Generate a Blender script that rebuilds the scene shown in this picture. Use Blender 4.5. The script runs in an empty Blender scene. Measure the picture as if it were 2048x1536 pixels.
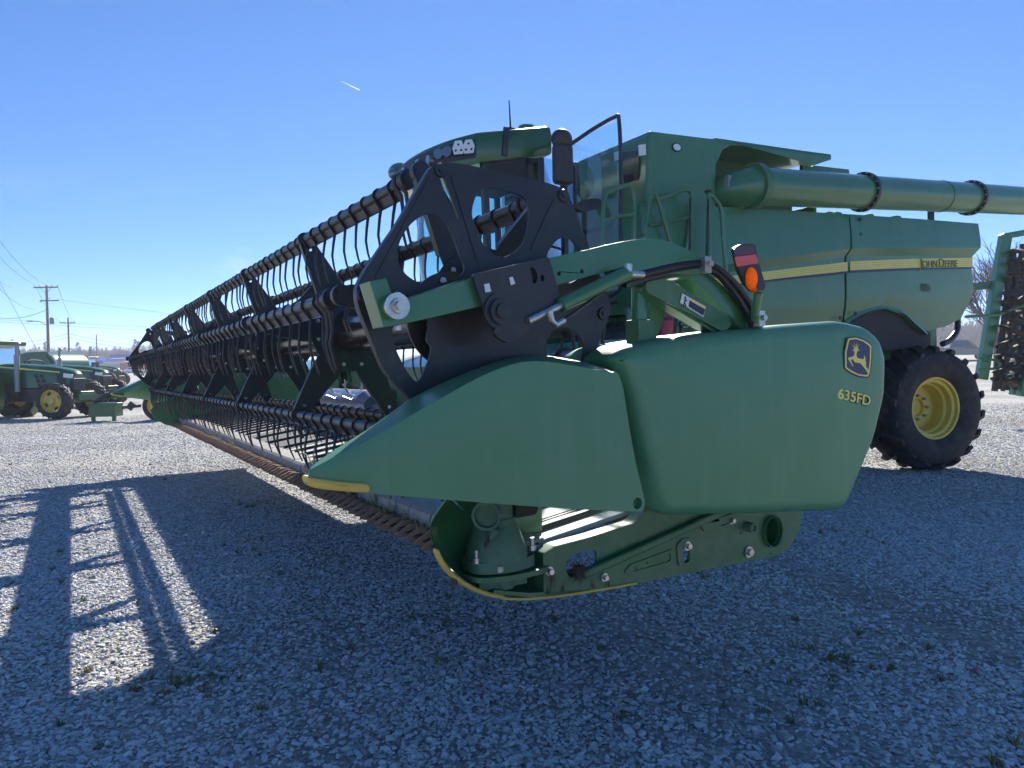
import bpy, bmesh, math, random
import numpy as np
from mathutils import Vector, Matrix
from mathutils.geometry import tessellate_polygon

random.seed(7)
rng = np.random.default_rng(7)
R = math.radians
sc = bpy.context.scene
COL = sc.collection

# ------------------------------------------------------------------ camera
PITCH, ROLL = math.atan(31.5 / 1500), R(1.0)
cam_d = bpy.data.cameras.new('camera')
cam = bpy.data.objects.new('camera', cam_d)
COL.objects.link(cam)
cam_d.sensor_width = 36.0
cam_d.lens = 36.0 * 1500 / 2048
cam_d.clip_start, cam_d.clip_end = 0.05, 20000
fw = Vector((0, math.cos(PITCH), -math.sin(PITCH)))
r0, u0 = Vector((1, 0, 0)), Vector((0, math.sin(PITCH), math.cos(PITCH)))
rt = r0 * math.cos(ROLL) - u0 * math.sin(ROLL)
up = r0 * math.sin(ROLL) + u0 * math.cos(ROLL)
mw = Matrix((rt, up, -fw)).transposed().to_4x4()
mw.translation = (0, 0, 1.55)
cam.matrix_world = mw
sc.camera = cam

# ------------------------------------------------------------------ sky, sun, exposure
SUN = Vector((0.18, 1.48, 1.0)).normalized()
SUN_EL, SUN_AZ = math.asin(SUN.z), math.atan2(SUN.x, SUN.y)
world = bpy.data.worlds.new('World')
sc.world = world
world.use_nodes = True
wt = world.node_tree
wt.nodes.clear()
def wn(t, **k):
    n = wt.nodes.new(t)
    for a, b in k.items():
        setattr(n, a, b)
    return n
sky = wn('ShaderNodeTexSky', sky_type='NISHITA', sun_disc=False, sun_elevation=SUN_EL,
         sun_rotation=SUN_AZ, altitude=200, air_density=0.5, dust_density=0.0, ozone_density=8.0)
bg = wn('ShaderNodeBackground')
bg.inputs['Strength'].default_value = 0.108
wo = wn('ShaderNodeOutputWorld')
# thin low cloud streaks towards the horizon, all the way round
tc = wn('ShaderNodeTexCoord')
mp = wn('ShaderNodeMapping')
mp.inputs['Scale'].default_value = (2.2, 2.2, 9.0)
ns = wn('ShaderNodeTexNoise')
ns.inputs['Scale'].default_value = 2.4
ns.inputs['Detail'].default_value = 7
ns.inputs['Roughness'].default_value = 0.62
cr = wn('ShaderNodeValToRGB')
cr.color_ramp.elements[0].position = 0.54
cr.color_ramp.elements[1].position = 0.76
sx = wn('ShaderNodeSeparateXYZ')
el = wn('ShaderNodeValToRGB')
el.color_ramp.elements[0].position, el.color_ramp.elements[0].color = 0.0, (1, 1, 1, 1)
el.color_ramp.elements[1].position, el.color_ramp.elements[1].color = 0.24, (0, 0, 0, 1)
mu = wn('ShaderNodeMath', operation='MULTIPLY')
mx = wn('ShaderNodeMix', data_type='RGBA')
mx.inputs['B'].default_value = (2.9, 3.05, 3.3, 1)
L = wt.links.new
L(tc.outputs['Generated'], mp.inputs['Vector'])
L(mp.outputs['Vector'], ns.inputs['Vector'])
L(ns.outputs['Fac'], cr.inputs['Fac'])
L(tc.outputs['Generated'], sx.inputs['Vector'])
L(sx.outputs['Z'], el.inputs['Fac'])
L(cr.outputs['Color'], mu.inputs[0])
L(el.outputs['Color'], mu.inputs[1])
L(mu.outputs['Value'], mx.inputs['Factor'])
gm = wn('ShaderNodeGamma'); gm.inputs['Gamma'].default_value = 0.80
hs = wn('ShaderNodeHueSaturation'); hs.inputs['Saturation'].default_value = 1.18
L(sky.outputs['Color'], gm.inputs['Color']); L(gm.outputs['Color'], hs.inputs['Color'])
tn_ = wn('ShaderNodeMix', data_type='RGBA', blend_type='MULTIPLY'); tn_.inputs['Factor'].default_value = 1.0; tn_.inputs['B'].default_value = (0.98, 0.91, 0.97, 1)
L(hs.outputs['Color'], tn_.inputs['A']); L(tn_.outputs['Result'], mx.inputs['A'])
L(mx.outputs['Result'], bg.inputs['Color'])
L(bg.outputs['Background'], wo.inputs['Surface'])

sun_d = bpy.data.lights.new('sun', 'SUN')
sun_d.energy = 3.9
sun_d.angle = R(0.53)
sun_d.color = (1.0, 0.965, 0.90)
sun = bpy.data.objects.new('sun', sun_d)
COL.objects.link(sun)
sun.rotation_euler = (-SUN).to_track_quat('-Z', 'Y').to_euler()
sun.location = (2, 30, 30)
vs = sc.view_settings
vs.view_transform = 'Standard'
vs.look = 'None'
vs.exposure = 1.45
vs.gamma = 1.0
vs.use_curve_mapping = False
sc.cycles.max_bounces = 6
sc.cycles.diffuse_bounces = 3
sc.cycles.transparent_max_bounces = 12
sc.cycles.use_denoising = True
sc.cycles.use_adaptive_sampling = True
sc.cycles.adaptive_threshold = 0.025

# ------------------------------------------------------------------ materials
MATS = {}
def mat(name, col, rough=0.5, metal=0.0, coat=0.0, var=0.0, vscale=3.0, dust=0.0, dcol=(0.30, 0.27, 0.22),
        bump=0.0, bscale=60.0, spec=0.5, dscale=5.0):
    if name in MATS:
        return MATS[name]
    m = bpy.data.materials.new(name)
    m.use_nodes = True
    t = m.node_tree
    b = t.nodes['Principled BSDF']
    b.inputs['Base Color'].default_value = (*col, 1)
    b.inputs['Roughness'].default_value = rough
    b.inputs['Metallic'].default_value = metal
    b.inputs['Coat Weight'].default_value = coat
    b.inputs['Coat Roughness'].default_value = 0.12
    b.inputs['Specular IOR Level'].default_value = spec
    co = t.nodes.new('ShaderNodeTexCoord')
    src = None
    if var > 0:
        n = t.nodes.new('ShaderNodeTexNoise')
        n.inputs['Scale'].default_value = vscale
        n.inputs['Detail'].default_value = 6
        n.inputs['Roughness'].default_value = 0.65
        t.links.new(co.outputs['Object'], n.inputs['Vector'])
        r = t.nodes.new('ShaderNodeValToRGB')
        r.color_ramp.elements[0].position, r.color_ramp.elements[1].position = 0.3, 0.7
        r.color_ramp.elements[0].color = (*[c * (1 - var) for c in col], 1)
        r.color_ramp.elements[1].color = (*[min(1, c * (1 + var)) for c in col], 1)
        t.links.new(n.outputs['Fac'], r.inputs['Fac'])
        src = r.outputs['Color']
        t.links.new(src, b.inputs['Base Color'])
    if dust > 0:
        n2 = t.nodes.new('ShaderNodeTexNoise')
        n2.inputs['Scale'].default_value = dscale
        n2.inputs['Detail'].default_value = 9
        n2.inputs['Roughness'].default_value = 0.72
        t.links.new(co.outputs['Object'], n2.inputs['Vector'])
        r2 = t.nodes.new('ShaderNodeMapRange')
        r2.inputs['From Min'].default_value, r2.inputs['From Max'].default_value = 0.42, 0.75
        r2.inputs['To Max'].default_value = dust
        t.links.new(n2.outputs['Fac'], r2.inputs['Value'])
        x = t.nodes.new('ShaderNodeMix')
        x.data_type = 'RGBA'
        x.inputs['B'].default_value = (*dcol, 1)
        if src:
            t.links.new(src, x.inputs['A'])
        else:
            x.inputs['A'].default_value = (*col, 1)
        t.links.new(r2.outputs['Result'], x.inputs['Factor'])
        t.links.new(x.outputs['Result'], b.inputs['Base Color'])
        ra = t.nodes.new('ShaderNodeMapRange')
        ra.inputs['To Min'].default_value, ra.inputs['To Max'].default_value = rough, min(1, rough + 0.5)
        t.links.new(r2.outputs['Result'], ra.inputs['Value'])
        t.links.new(ra.outputs['Result'], b.inputs['Roughness'])
    if bump > 0:
        n3 = t.nodes.new('ShaderNodeTexNoise')
        n3.inputs['Scale'].default_value = bscale
        n3.inputs['Detail'].default_value = 5
        t.links.new(co.outputs['Object'], n3.inputs['Vector'])
        bp = t.nodes.new('ShaderNodeBump')
        bp.inputs['Strength'].default_value = bump
        bp.inputs['Distance'].default_value = 0.01
        t.links.new(n3.outputs['Fac'], bp.inputs['Height'])
        t.links.new(bp.outputs['Normal'], b.inputs['Normal'])
    MATS[name] = m
    return m

def glass_mat(name, tint, refl=1.0):
    m = bpy.data.materials.new(name)
    m.use_nodes = True
    t = m.node_tree
    t.nodes.clear()
    o = t.nodes.new('ShaderNodeOutputMaterial')
    tr = t.nodes.new('ShaderNodeBsdfTransparent')
    tr.inputs['Color'].default_value = (*tint, 1)
    gl = t.nodes.new('ShaderNodeBsdfGlossy')
    gl.inputs['Roughness'].default_value = 0.03
    gl.inputs['Color'].default_value = (refl, refl, refl, 1)
    fr = t.nodes.new('ShaderNodeFresnel')
    fr.inputs['IOR'].default_value = 1.5
    mxs = t.nodes.new('ShaderNodeMixShader')
    t.links.new(fr.outputs['Fac'], mxs.inputs['Fac'])
    t.links.new(tr.outputs['BSDF'], mxs.inputs[1])
    t.links.new(gl.outputs['BSDF'], mxs.inputs[2])
    t.links.new(mxs.outputs['Shader'], o.inputs['Surface'])
    return m

GREEN = mat('green_paint', (0.040, 0.172, 0.062), 0.28, coat=0.4, var=0.10, vscale=1.3, dust=0.10, dscale=3)
GREEN_T = mat('deep_green_tractor_paint', (0.018, 0.105, 0.028), 0.3, coat=.4)
GREEN_D = mat('green_frame_paint', (0.032, 0.138, 0.050), 0.42, coat=0.15, var=0.18, vscale=4, dust=0.35, dscale=6, bump=0.05, bscale=40)
PLASTIC = mat('green_moulded_plastic', (0.076, 0.232, 0.112), 0.36, var=0.07, vscale=2.2, dust=0.14, dcol=(0.20, 0.26, 0.20), dscale=2.2, bump=0.03, bscale=220)
def add_streaks(m, col, amt, scl=(9, 9, .7), lo=.52, hi=.8):
    t = m.node_tree
    b = t.nodes['Principled BSDF']
    src = b.inputs['Base Color'].links[0].from_socket
    co = t.nodes.new('ShaderNodeTexCoord'); mp2 = t.nodes.new('ShaderNodeMapping'); mp2.inputs['Scale'].default_value = scl
    n = t.nodes.new('ShaderNodeTexNoise'); n.inputs['Scale'].default_value = 1.6; n.inputs['Detail'].default_value = 8; n.inputs['Roughness'].default_value = .7
    r = t.nodes.new('ShaderNodeMapRange'); r.inputs['From Min'].default_value = lo; r.inputs['From Max'].default_value = hi; r.inputs['To Max'].default_value = amt
    x = t.nodes.new('ShaderNodeMix'); x.data_type = 'RGBA'; x.inputs['B'].default_value = (*col, 1)
    t.links.new(co.outputs['Object'], mp2.inputs['Vector']); t.links.new(mp2.outputs['Vector'], n.inputs['Vector']); t.links.new(n.outputs['Fac'], r.inputs['Value'])
    t.links.new(src, x.inputs['A']); t.links.new(r.outputs['Result'], x.inputs['Factor']); t.links.new(x.outputs['Result'], b.inputs['Base Color'])
add_streaks(PLASTIC, (.20, .30, .22), .30)
add_streaks(PLASTIC, (.05, .15, .08), .25, (3, 3, 22), .60, .75)
add_streaks(GREEN, (.14, .20, .13), .30, (5, 5, .6))
CAST = mat('green_cast_iron', (0.075, 0.165, 0.095), 0.6, var=0.25, vscale=9, dust=0.45, dcol=(0.14, 0.13, 0.09), dscale=8, bump=0.35, bscale=90)
BLACK = mat('black_paint', (0.017, 0.018, 0.021), 0.42, coat=0.1, var=0.25, vscale=5, dust=0.16, dcol=(0.16, 0.13, 0.10), dscale=7)
BLACK_G = mat('black_gloss_tube', (0.012, 0.012, 0.014), 0.2, coat=0.5, dust=0.12, dcol=(0.2, 0.13, 0.08), dscale=4)
BLACKPL = mat('black_plastic', (0.022, 0.023, 0.026), 0.48, var=0.2, vscale=30, dust=0.18, dcol=(0.15, 0.13, 0.11), dscale=12)
RUBBER = mat('tyre_rubber', (0.018, 0.018, 0.019), 0.75, var=0.25, vscale=6, dust=0.35, dcol=(0.13, 0.11, 0.09), dscale=7, bump=0.2, bscale=60)
YELLOW = mat('yellow_paint', (0.74, 0.52, 0.07), 0.4, coat=0.2, var=0.08, vscale=4, dust=0.22, dcol=(0.32, 0.24, 0.12), dscale=6)
YEL_PL = mat('yellow_plastic', (0.74, 0.49, 0.09), 0.5, var=0.12, vscale=8, dust=0.35, dcol=(0.34, 0.25, 0.13), dscale=14)
DECAL_Y = mat('yellow_decal', (0.86, 0.69, 0.15), 0.4, var=0.06, vscale=8)
DECAL_N = mat('navy_decal', (0.012, 0.020, 0.060), 0.4)
WHITE = mat('white_decal', (0.75, 0.75, 0.73), 0.5)
RED = mat('red_paint', (0.55, 0.025, 0.02), 0.35, coat=0.4)
REFL = mat('red_reflector', (0.75, 0.06, 0.04), 0.3, coat=0.5)
STEEL = mat('zinc_steel', (0.55, 0.54, 0.50), 0.35, metal=0.9, var=0.2, vscale=20)
STAIN = mat('polished_steel', (0.30, 0.30, 0.32), 0.28, metal=1.0, var=0.2, vscale=6, dust=0.4, dcol=(0.22, 0.15, 0.09), dscale=5)
RUST = mat('rusty_steel', (0.25, 0.135, 0.085), 0.85, var=0.5, vscale=14, dust=0.5, dcol=(0.34, 0.26, 0.19), dscale=16, bump=0.4, bscale=70)
BELT = mat('belt_rubber', (0.42, 0.42, 0.40), 0.6, var=0.12, vscale=3, dust=0.4, dcol=(0.52, 0.48, 0.40), dscale=5)
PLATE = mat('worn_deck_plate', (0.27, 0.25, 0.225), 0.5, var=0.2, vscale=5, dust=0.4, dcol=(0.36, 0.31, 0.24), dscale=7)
HOSE = mat('black_hose', (0.016, 0.015, 0.018), 0.35)
DRUST = mat('dark_rusty_disc', (0.06, 0.05, 0.046), 0.8, var=0.5, vscale=9, dust=0.4, dcol=(0.12, 0.095, 0.08), dscale=8, bump=.3, bscale=50)
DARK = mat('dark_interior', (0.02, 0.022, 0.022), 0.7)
GLASS = glass_mat('cab_glass', (0.55, 0.78, 0.76))
CLEARG = glass_mat('clear_glass', (0.75, 0.9, 0.92))
def translucent(name, col, amt, rough=.2):
    m = mat(name, col, rough, coat=.6)
    t = m.node_tree
    tr = t.nodes.new('ShaderNodeBsdfTranslucent'); tr.inputs['Color'].default_value = (*col, 1)
    ms = t.nodes.new('ShaderNodeMixShader'); ms.inputs['Fac'].default_value = amt
    b = t.nodes['Principled BSDF']; o = t.nodes['Material Output']
    t.links.new(b.outputs['BSDF'], ms.inputs[1]); t.links.new(tr.outputs['BSDF'], ms.inputs[2]); t.links.new(ms.outputs['Shader'], o.inputs['Surface'])
    return m
AMBER = translucent('amber_lens', (1.0, 0.36, 0.015), .85)
MIRROR = mat('mirror_face', (0.6, 0.62, 0.63), 0.05, metal=1.0)
LAMP = mat('lamp_lens', (0.75, 0.78, 0.8), 0.1, coat=1.0)
WLAMP = mat('work_lamp_lens', (0.16, 0.17, 0.19), 0.08, metal=0.6, coat=1.0)
WOOD = mat('weathered_pole_wood', (0.22, 0.18, 0.14), 0.9, var=0.3, vscale=3)
GREYM = mat('grey_metal', (0.30, 0.31, 0.32), 0.5, metal=0.6)
WIRE = mat('wire', (0.05, 0.05, 0.055), 0.6)
add_streaks(BLACK, (.10, .085, .07), .5, (5, 5, 3), .55, .82)
add_streaks(RUBBER, (.16, .135, .11), .5, (3, 3, 3), .50, .75)

# ------------------------------------------------------------------ mesh helpers
def basis(d):
    d = np.asarray(d, float)
    d = d / np.linalg.norm(d)
    a = np.array([0, 0, 1.0]) if abs(d[2]) < 0.9 else np.array([0, 1.0, 0])
    x = np.cross(a, d); x /= np.linalg.norm(x)
    return x, np.cross(d, x), d

class MB:
    def __init__(s):
        s.v, s.f, s.m = [], [], []
    def add(s, v, f, mi=0):
        o = len(s.v)
        s.v.extend([tuple(map(float, p)) for p in v])
        s.f.extend([tuple(i + o for i in q) for q in f])
        s.m.extend([mi] * len(f))
        return s
    def box(s, x0, x1, y0, y1, z0, z1, mi=0):
        v = [(x, y, z) for x in (x0, x1) for y in (y0, y1) for z in (z0, z1)]
        return s.add(v, [(0, 1, 3, 2), (4, 6, 7, 5), (0, 4, 5, 1), (2, 3, 7, 6), (0, 2, 6, 4), (1, 5, 7, 3)], mi)
    def bar(s, p, q, w, h, mi=0, upv=(0, 0, 1)):
        p, q = np.array(p, float), np.array(q, float)
        d = (q - p) / np.linalg.norm(q - p)
        u = np.array(upv, float); x = np.cross(d, u)
        if np.linalg.norm(x) < 1e-4:
            x = np.cross(d, (0, 1, 0))
        x /= np.linalg.norm(x); u = np.cross(x, d)
        v = [e + x * a * w / 2 + u * b * h / 2 for e in (p, q) for a in (-1, 1) for b in (-1, 1)]
        return s.add(v, [(0, 1, 3, 2), (4, 6, 7, 5), (0, 4, 5, 1), (2, 3, 7, 6), (0, 2, 6, 4), (1, 5, 7, 3)], mi)
    def tube(s, path, rad, n=10, mi=0, cap=True, flat=1.0):
        P = [np.array(p, float) for p in path]
        N = len(P)
        rr = rad if hasattr(rad, '__len__') else [rad] * N
        v, f = [], []
        T = []
        for i in range(N):
            t = P[min(i + 1, N - 1)] - P[max(i - 1, 0)]
            T.append(t / (np.linalg.norm(t) + 1e-9))
        x, y, _ = basis(T[0])
        for i in range(N):
            x = x - T[i] * (x @ T[i]); x /= np.linalg.norm(x)
            y = np.cross(T[i], x)
            for k in range(n):
                a = 2 * math.pi * k / n
                v.append(P[i] + rr[i] * (math.cos(a) * x + flat * math.sin(a) * y))
        for i in range(N - 1):
            for k in range(n):
                f.append((i * n + k, i * n + (k + 1) % n, (i + 1) * n + (k + 1) % n, (i + 1) * n + k))
        if cap:
            f.append(tuple(range(n - 1, -1, -1)))
            f.append(tuple((N - 1) * n + k for k in range(n)))
        return s.add(v, f, mi)
    def cyl(s, p, q, rad, n=16, mi=0):
        return s.tube([p, q], rad, n, mi)
    def lathe(s, prof, c, axis, n=32, mi=0, closed=False):
        """prof: list of (offset along axis, radius)"""
        x, y, d = basis(axis)
        c = np.array(c, float)
        v, f = [], []
        for (t, r) in prof:
            for k in range(n):
                a = 2 * math.pi * k / n
                v.append(c + d * t + r * (math.cos(a) * x + math.sin(a) * y))
        m = len(prof)
        for i in range(m if closed else m - 1):
            j = (i + 1) % m
            for k in range(n):
                f.append((i * n + k, i * n + (k + 1) % n, j * n + (k + 1) % n, j * n + k))
        return s.add(v, f, mi)
    def plate(s, outer, holes, y0, y1, mi=0, ax='y'):
        """flat plate with holes; outline in the (x, z) plane, thickness along y (ax='x': outline is (y, z))"""
        loops = [outer] + list(holes)
        flat = [p for l in loops for p in l]
        tri = tessellate_polygon([[Vector((p[0], p[1], 0)) for p in l] for l in loops])
        n = len(flat)
        def mk(p, t):
            return (p[0], t, p[1]) if ax == 'y' else ((t, p[0], p[1]) if ax == 'x' else (p[0], p[1], t))
        v = [mk(p, y0) for p in flat] + [mk(p, y1) for p in flat]
        f = [tuple(t) for t in tri] + [tuple(n + i for i in reversed(t)) for t in tri]
        o = 0
        for l in loops:
            k = len(l)
            for i in range(k):
                j = (i + 1) % k
                f.append((o + i, o + j, n + o + j, n + o + i))
            o += k
        return s.add(v, f, mi)
    def sphere(s, c, r, n=12, m=8, mi=0, sc_=(1, 1, 1)):
        v, f = [], []
        for i in range(m + 1):
            th = math.pi * i / m
            for k in range(n):
                a = 2 * math.pi * k / n
                v.append((c[0] + r * sc_[0] * math.sin(th) * math.cos(a), c[1] + r * sc_[1] * math.sin(th) * math.sin(a), c[2] + r * sc_[2] * math.cos(th)))
        for i in range(m):
            for k in range(n):
                f.append((i * n + k, (i + 1) * n + k, (i + 1) * n + (k + 1) % n, i * n + (k + 1) % n))
        return s.add(v, f, mi)
    def shift(s, d):
        s.v = [(p[0] + d[0], p[1] + d[1], p[2] + d[2]) for p in s.v]
        return s
    def mesh(s, name, mats, smooth=35):
        me = bpy.data.meshes.new(name)
        me.from_pydata(s.v, [], s.f)
        for m in (mats if isinstance(mats, (list, tuple)) else [mats]):
            me.materials.append(m)
        me.polygons.foreach_set('material_index', s.m)
        bm = bmesh.new(); bm.from_mesh(me)
        bmesh.ops.recalc_face_normals(bm, faces=bm.faces)
        bm.to_mesh(me); bm.free()
        if smooth:
            me.polygons.foreach_set('use_smooth', [True] * len(me.polygons))
            me.set_sharp_from_angle(angle=R(smooth))
        me.update()
        return me

def link(name, me, parent=None, loc=(0, 0, 0), rot=None):
    o = bpy.data.objects.new(name, me)
    COL.objects.link(o)
    o.parent = parent
    o.location = loc
    if rot is not None:
        o.rotation_euler = rot
    return o

def tag(o, label, cat, group=None):
    o['label'] = label
    o['category'] = cat
    if group:
        o['group'] = group
    return o

class Thing:
    """an Empty at the base; mesh coordinates are given in the frame and moved to the base"""
    def __init__(s, name, label, cat, base=(0, 0, 0), rotz=0.0, group=None, frame=0.0):
        s.e = bpy.data.objects.new(name, None)
        s.e.empty_display_size = 0.3
        COL.objects.link(s.e)
        s.base = np.array(base, float)
        c, n = math.cos(frame), math.sin(frame)
        s.e.location = (c * base[0] - n * base[1], n * base[0] + c * base[1], base[2])
        s.e.rotation_euler = (0, 0, frame + rotz)
        tag(s.e, label, cat, group)
    def part(s, name, mb, mats, parent=None, smooth=35, bevel=0.0, label=None, segs=2):
        mb.shift(-s.base)
        o = link(name, mb.mesh(name, mats, smooth), parent or s.e)
        if bevel:
            m = o.modifiers.new('bevel', 'BEVEL')
            m.width, m.segments, m.limit_method, m.angle_limit = bevel, segs, 'ANGLE', R(40)
            m.harden_normals = True
        if label:
            o['label'] = label
        return o
    def inst(s, name, me, p, parent=None, rot=None):
        return link(name, me, parent or s.e, tuple(np.array(p, float) - s.base), rot)

def fillet(pts, rad, seg=5):
    out = []
    n = len(pts)
    for i in range(n):
        p0, p, p1 = (np.array(pts[j % n][:2], float) for j in (i - 1, i, i + 1))
        r = rad[i] if hasattr(rad, '__len__') else rad
        a, b = p0 - p, p1 - p
        la, lb = np.linalg.norm(a), np.linalg.norm(b)
        d = min(r, la * 0.48, lb * 0.48)
        if d < 1e-4:
            out.append(tuple(p)); continue
        s_, e_ = p + a / la * d, p + b / lb * d
        for k in range(seg + 1):
            t = k / seg
            out.append(tuple((1 - t) ** 2 * s_ + 2 * t * (1 - t) * p + t * t * e_))
    return out

def crom(pts, k=6, closed=False):
    P = [np.array(p, float) for p in pts]
    n = len(P)
    out = []
    for i in range(n if closed else n - 1):
        g = lambda j: P[j % n] if closed else P[min(max(j, 0), n - 1)]
        p0, p1, p2, p3 = g(i - 1), g(i), g(i + 1), g(i + 2)
        for s_ in range(k):
            t = s_ / k
            out.append(0.5 * (2 * p1 + (p2 - p0) * t + (2 * p0 - 5 * p1 + 4 * p2 - p3) * t * t + (3 * p1 - p0 - 3 * p2 + p3) * t ** 3))
    if not closed:
        out.append(P[-1])
    return [tuple(p) for p in out]

def circ(c, r, n=20, sx=1.0, sz=1.0):
    return [(c[0] + r * sx * math.cos(2 * math.pi * k / n), c[1] + r * sz * math.sin(2 * math.pi * k / n)) for k in range(n)]

def resample(pts, n):
    P = np.array(list(pts) + [pts[0]], float)
    d = np.r_[0, np.cumsum(np.linalg.norm(np.diff(P, axis=0), axis=1))]
    t = np.linspace(0, d[-1], n, endpoint=False)
    return np.c_[np.interp(t, d, P[:, 0]), np.interp(t, d, P[:, 1])]

def panel(outline, y, depth, rad, bulge, n=120, rings=6, back=True, mi=0):
    """moulded convex panel: outline (x, z), front at y, skirt going back by depth, rounded edge"""
    P = resample(outline, n)
    if np.sum(P[:, 0] * np.roll(P[:, 1], -1) - np.roll(P[:, 0], -1) * P[:, 1]) < 0:
        P = P[::-1]
    T = np.roll(P, -2, 0) - np.roll(P, 2, 0)
    N = np.c_[-T[:, 1], T[:, 0]]
    N /= np.linalg.norm(N, axis=1)[:, None]
    c = P.mean(0)
    loops = [(P, np.full(n, y + depth)), (P, np.full(n, y + rad))]
    for k in range(1, 6):
        a = k / 5 * math.pi / 2
        loops.append((P + N * rad * (1 - math.cos(a)), np.full(n, y + rad * (1 - math.sin(a)))))
    I = P + N * rad
    for k in range(1, rings + 1):
        t = 1 - k / (rings + 0.5)
        loops.append((c + (I - c) * t, np.full(n, y - bulge * (1 - t * t))))
    v, f = [], []
    for q, yy in loops:
        v += [(q[i, 0], yy[i], q[i, 1]) for i in range(n)]
    for j in range(len(loops) - 1):
        for i in range(n):
            f.append((j * n + i, j * n + (i + 1) % n, (j + 1) * n + (i + 1) % n, (j + 1) * n + i))
    v.append((c[0], y - bulge, c[1]))
    o = (len(loops) - 1) * n
    for i in range(n):
        f.append((o + i, o + (i + 1) % n, len(v) - 1))
    m = MB()
    m.add(v, f, mi)
    if back:
        m.add([(p[0], y + depth, p[1]) for p in P], [tuple(range(n))], mi)
    return m

def text_mb(body, size, origin, y, ang=0.0, ext=0.003, shear=0.0, bold=0.0, sx_=1.0, mi=0):
    cu = bpy.data.curves.new('t', 'FONT')
    cu.body = body; cu.size = size; cu.extrude = ext; cu.shear = shear; cu.offset = bold
    cu.resolution_u = 4
    ob = bpy.data.objects.new('t', cu)
    me = bpy.data.meshes.new_from_object(ob)
    ca, sa = math.cos(ang), math.sin(ang)
    v = []
    for p in me.vertices:
        x, z = p.co.x * sx_, p.co.y
        v.append((origin[0] + x * ca - z * sa, y - p.co.z, origin[1] + x * sa + z * ca))
    f = [tuple(q.vertices) for q in me.polygons]
    m = MB(); m.add(v, f, mi)
    bpy.data.objects.remove(ob); bpy.data.curves.remove(cu); bpy.data.meshes.remove(me)
    return m

def bolt(mb, x, y, z, r, h=0.02, mi=0, washer=1.6, wmi=None):
    if washer:
        mb.lathe([(0, 0.0001), (0, r * washer), (-h * 0.3, r * washer), (-h * 0.3, 0.0001)], (x, y, z), (0, 1, 0), 14, mi if wmi is None else wmi)
    mb.lathe([(-h * 0.3, r), (-h, r), (-h, 0.0001)], (x, y, z), (0, 1, 0), 6, mi)

def tyre_mb(c, Ro, Ri, W, lugs=0, lug_h=0.045, n=56, axis=1, mi=0, side=0.72):
    """tyre with its axle along y; c is the centre"""
    m = MB()
    h = W / 2
    prof = [(-h * 0.62, Ri), (-h * 0.86, Ri + (Ro - Ri) * 0.12), (-h, Ri + (Ro - Ri) * 0.45), (-h * 0.97, Ri + (Ro - Ri) * side), (-h * 0.84, Ro - lug_h * 1.35), (-h * 0.5, Ro - lug_h), (0, Ro - lug_h * 0.9)]
    prof = prof + [(-t, r) for t, r in reversed(prof[:-1])]
    m.lathe(prof, c, (0, 1, 0), n, mi)
    if lugs:
        for k in range(lugs):
            for sgn in (-1, 1):
                a0 = 2 * math.pi * (k + (0.5 if sgn > 0 else 0)) / lugs
                pts = []
                steps = [(0.02, Ro - lug_h * 0.95, 0.0), (0.45, Ro - lug_h, 0.16), (0.84, Ro - lug_h * 1.35, 0.30), (0.975, Ri + (Ro - Ri) * 0.80, 0.36)]
                da = 2 * math.pi / lugs
                wid = da * 0.30
                v, f = [], []
                for (t, r, sw) in steps:
                    ang = a0 + sw * da * 1.9
                    top = r + lug_h if t < 0.95 else r + lug_h * 0.55
                    for (rr, ww) in ((r - 0.01, wid * 1.15), (top, wid * 0.85)):
                        for e in (-1, 1):
                            an = ang + e * ww / 2
                            yy = sgn * h * t * (1.0 if rr < top else (1.035 if t > 0.8 else 1))
                            v.append((c[0] + rr * math.cos(an), c[1] + yy, c[2] + rr * math.sin(an)))
                ns_ = len(steps)
                for i in range(ns_ - 1):
                    a, b = i * 4, (i + 1) * 4
                    f += [(a + 2, a + 3, b + 3, b + 2), (a, a + 2, b + 2, b), (a + 3, a + 1, b + 1, b + 3)]
                f += [(0, 1, 3, 2), ((ns_ - 1) * 4, (ns_ - 1) * 4 + 2, (ns_ - 1) * 4 + 3, (ns_ - 1) * 4 + 1)]
                m.add(v, f, mi)
    return m

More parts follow.
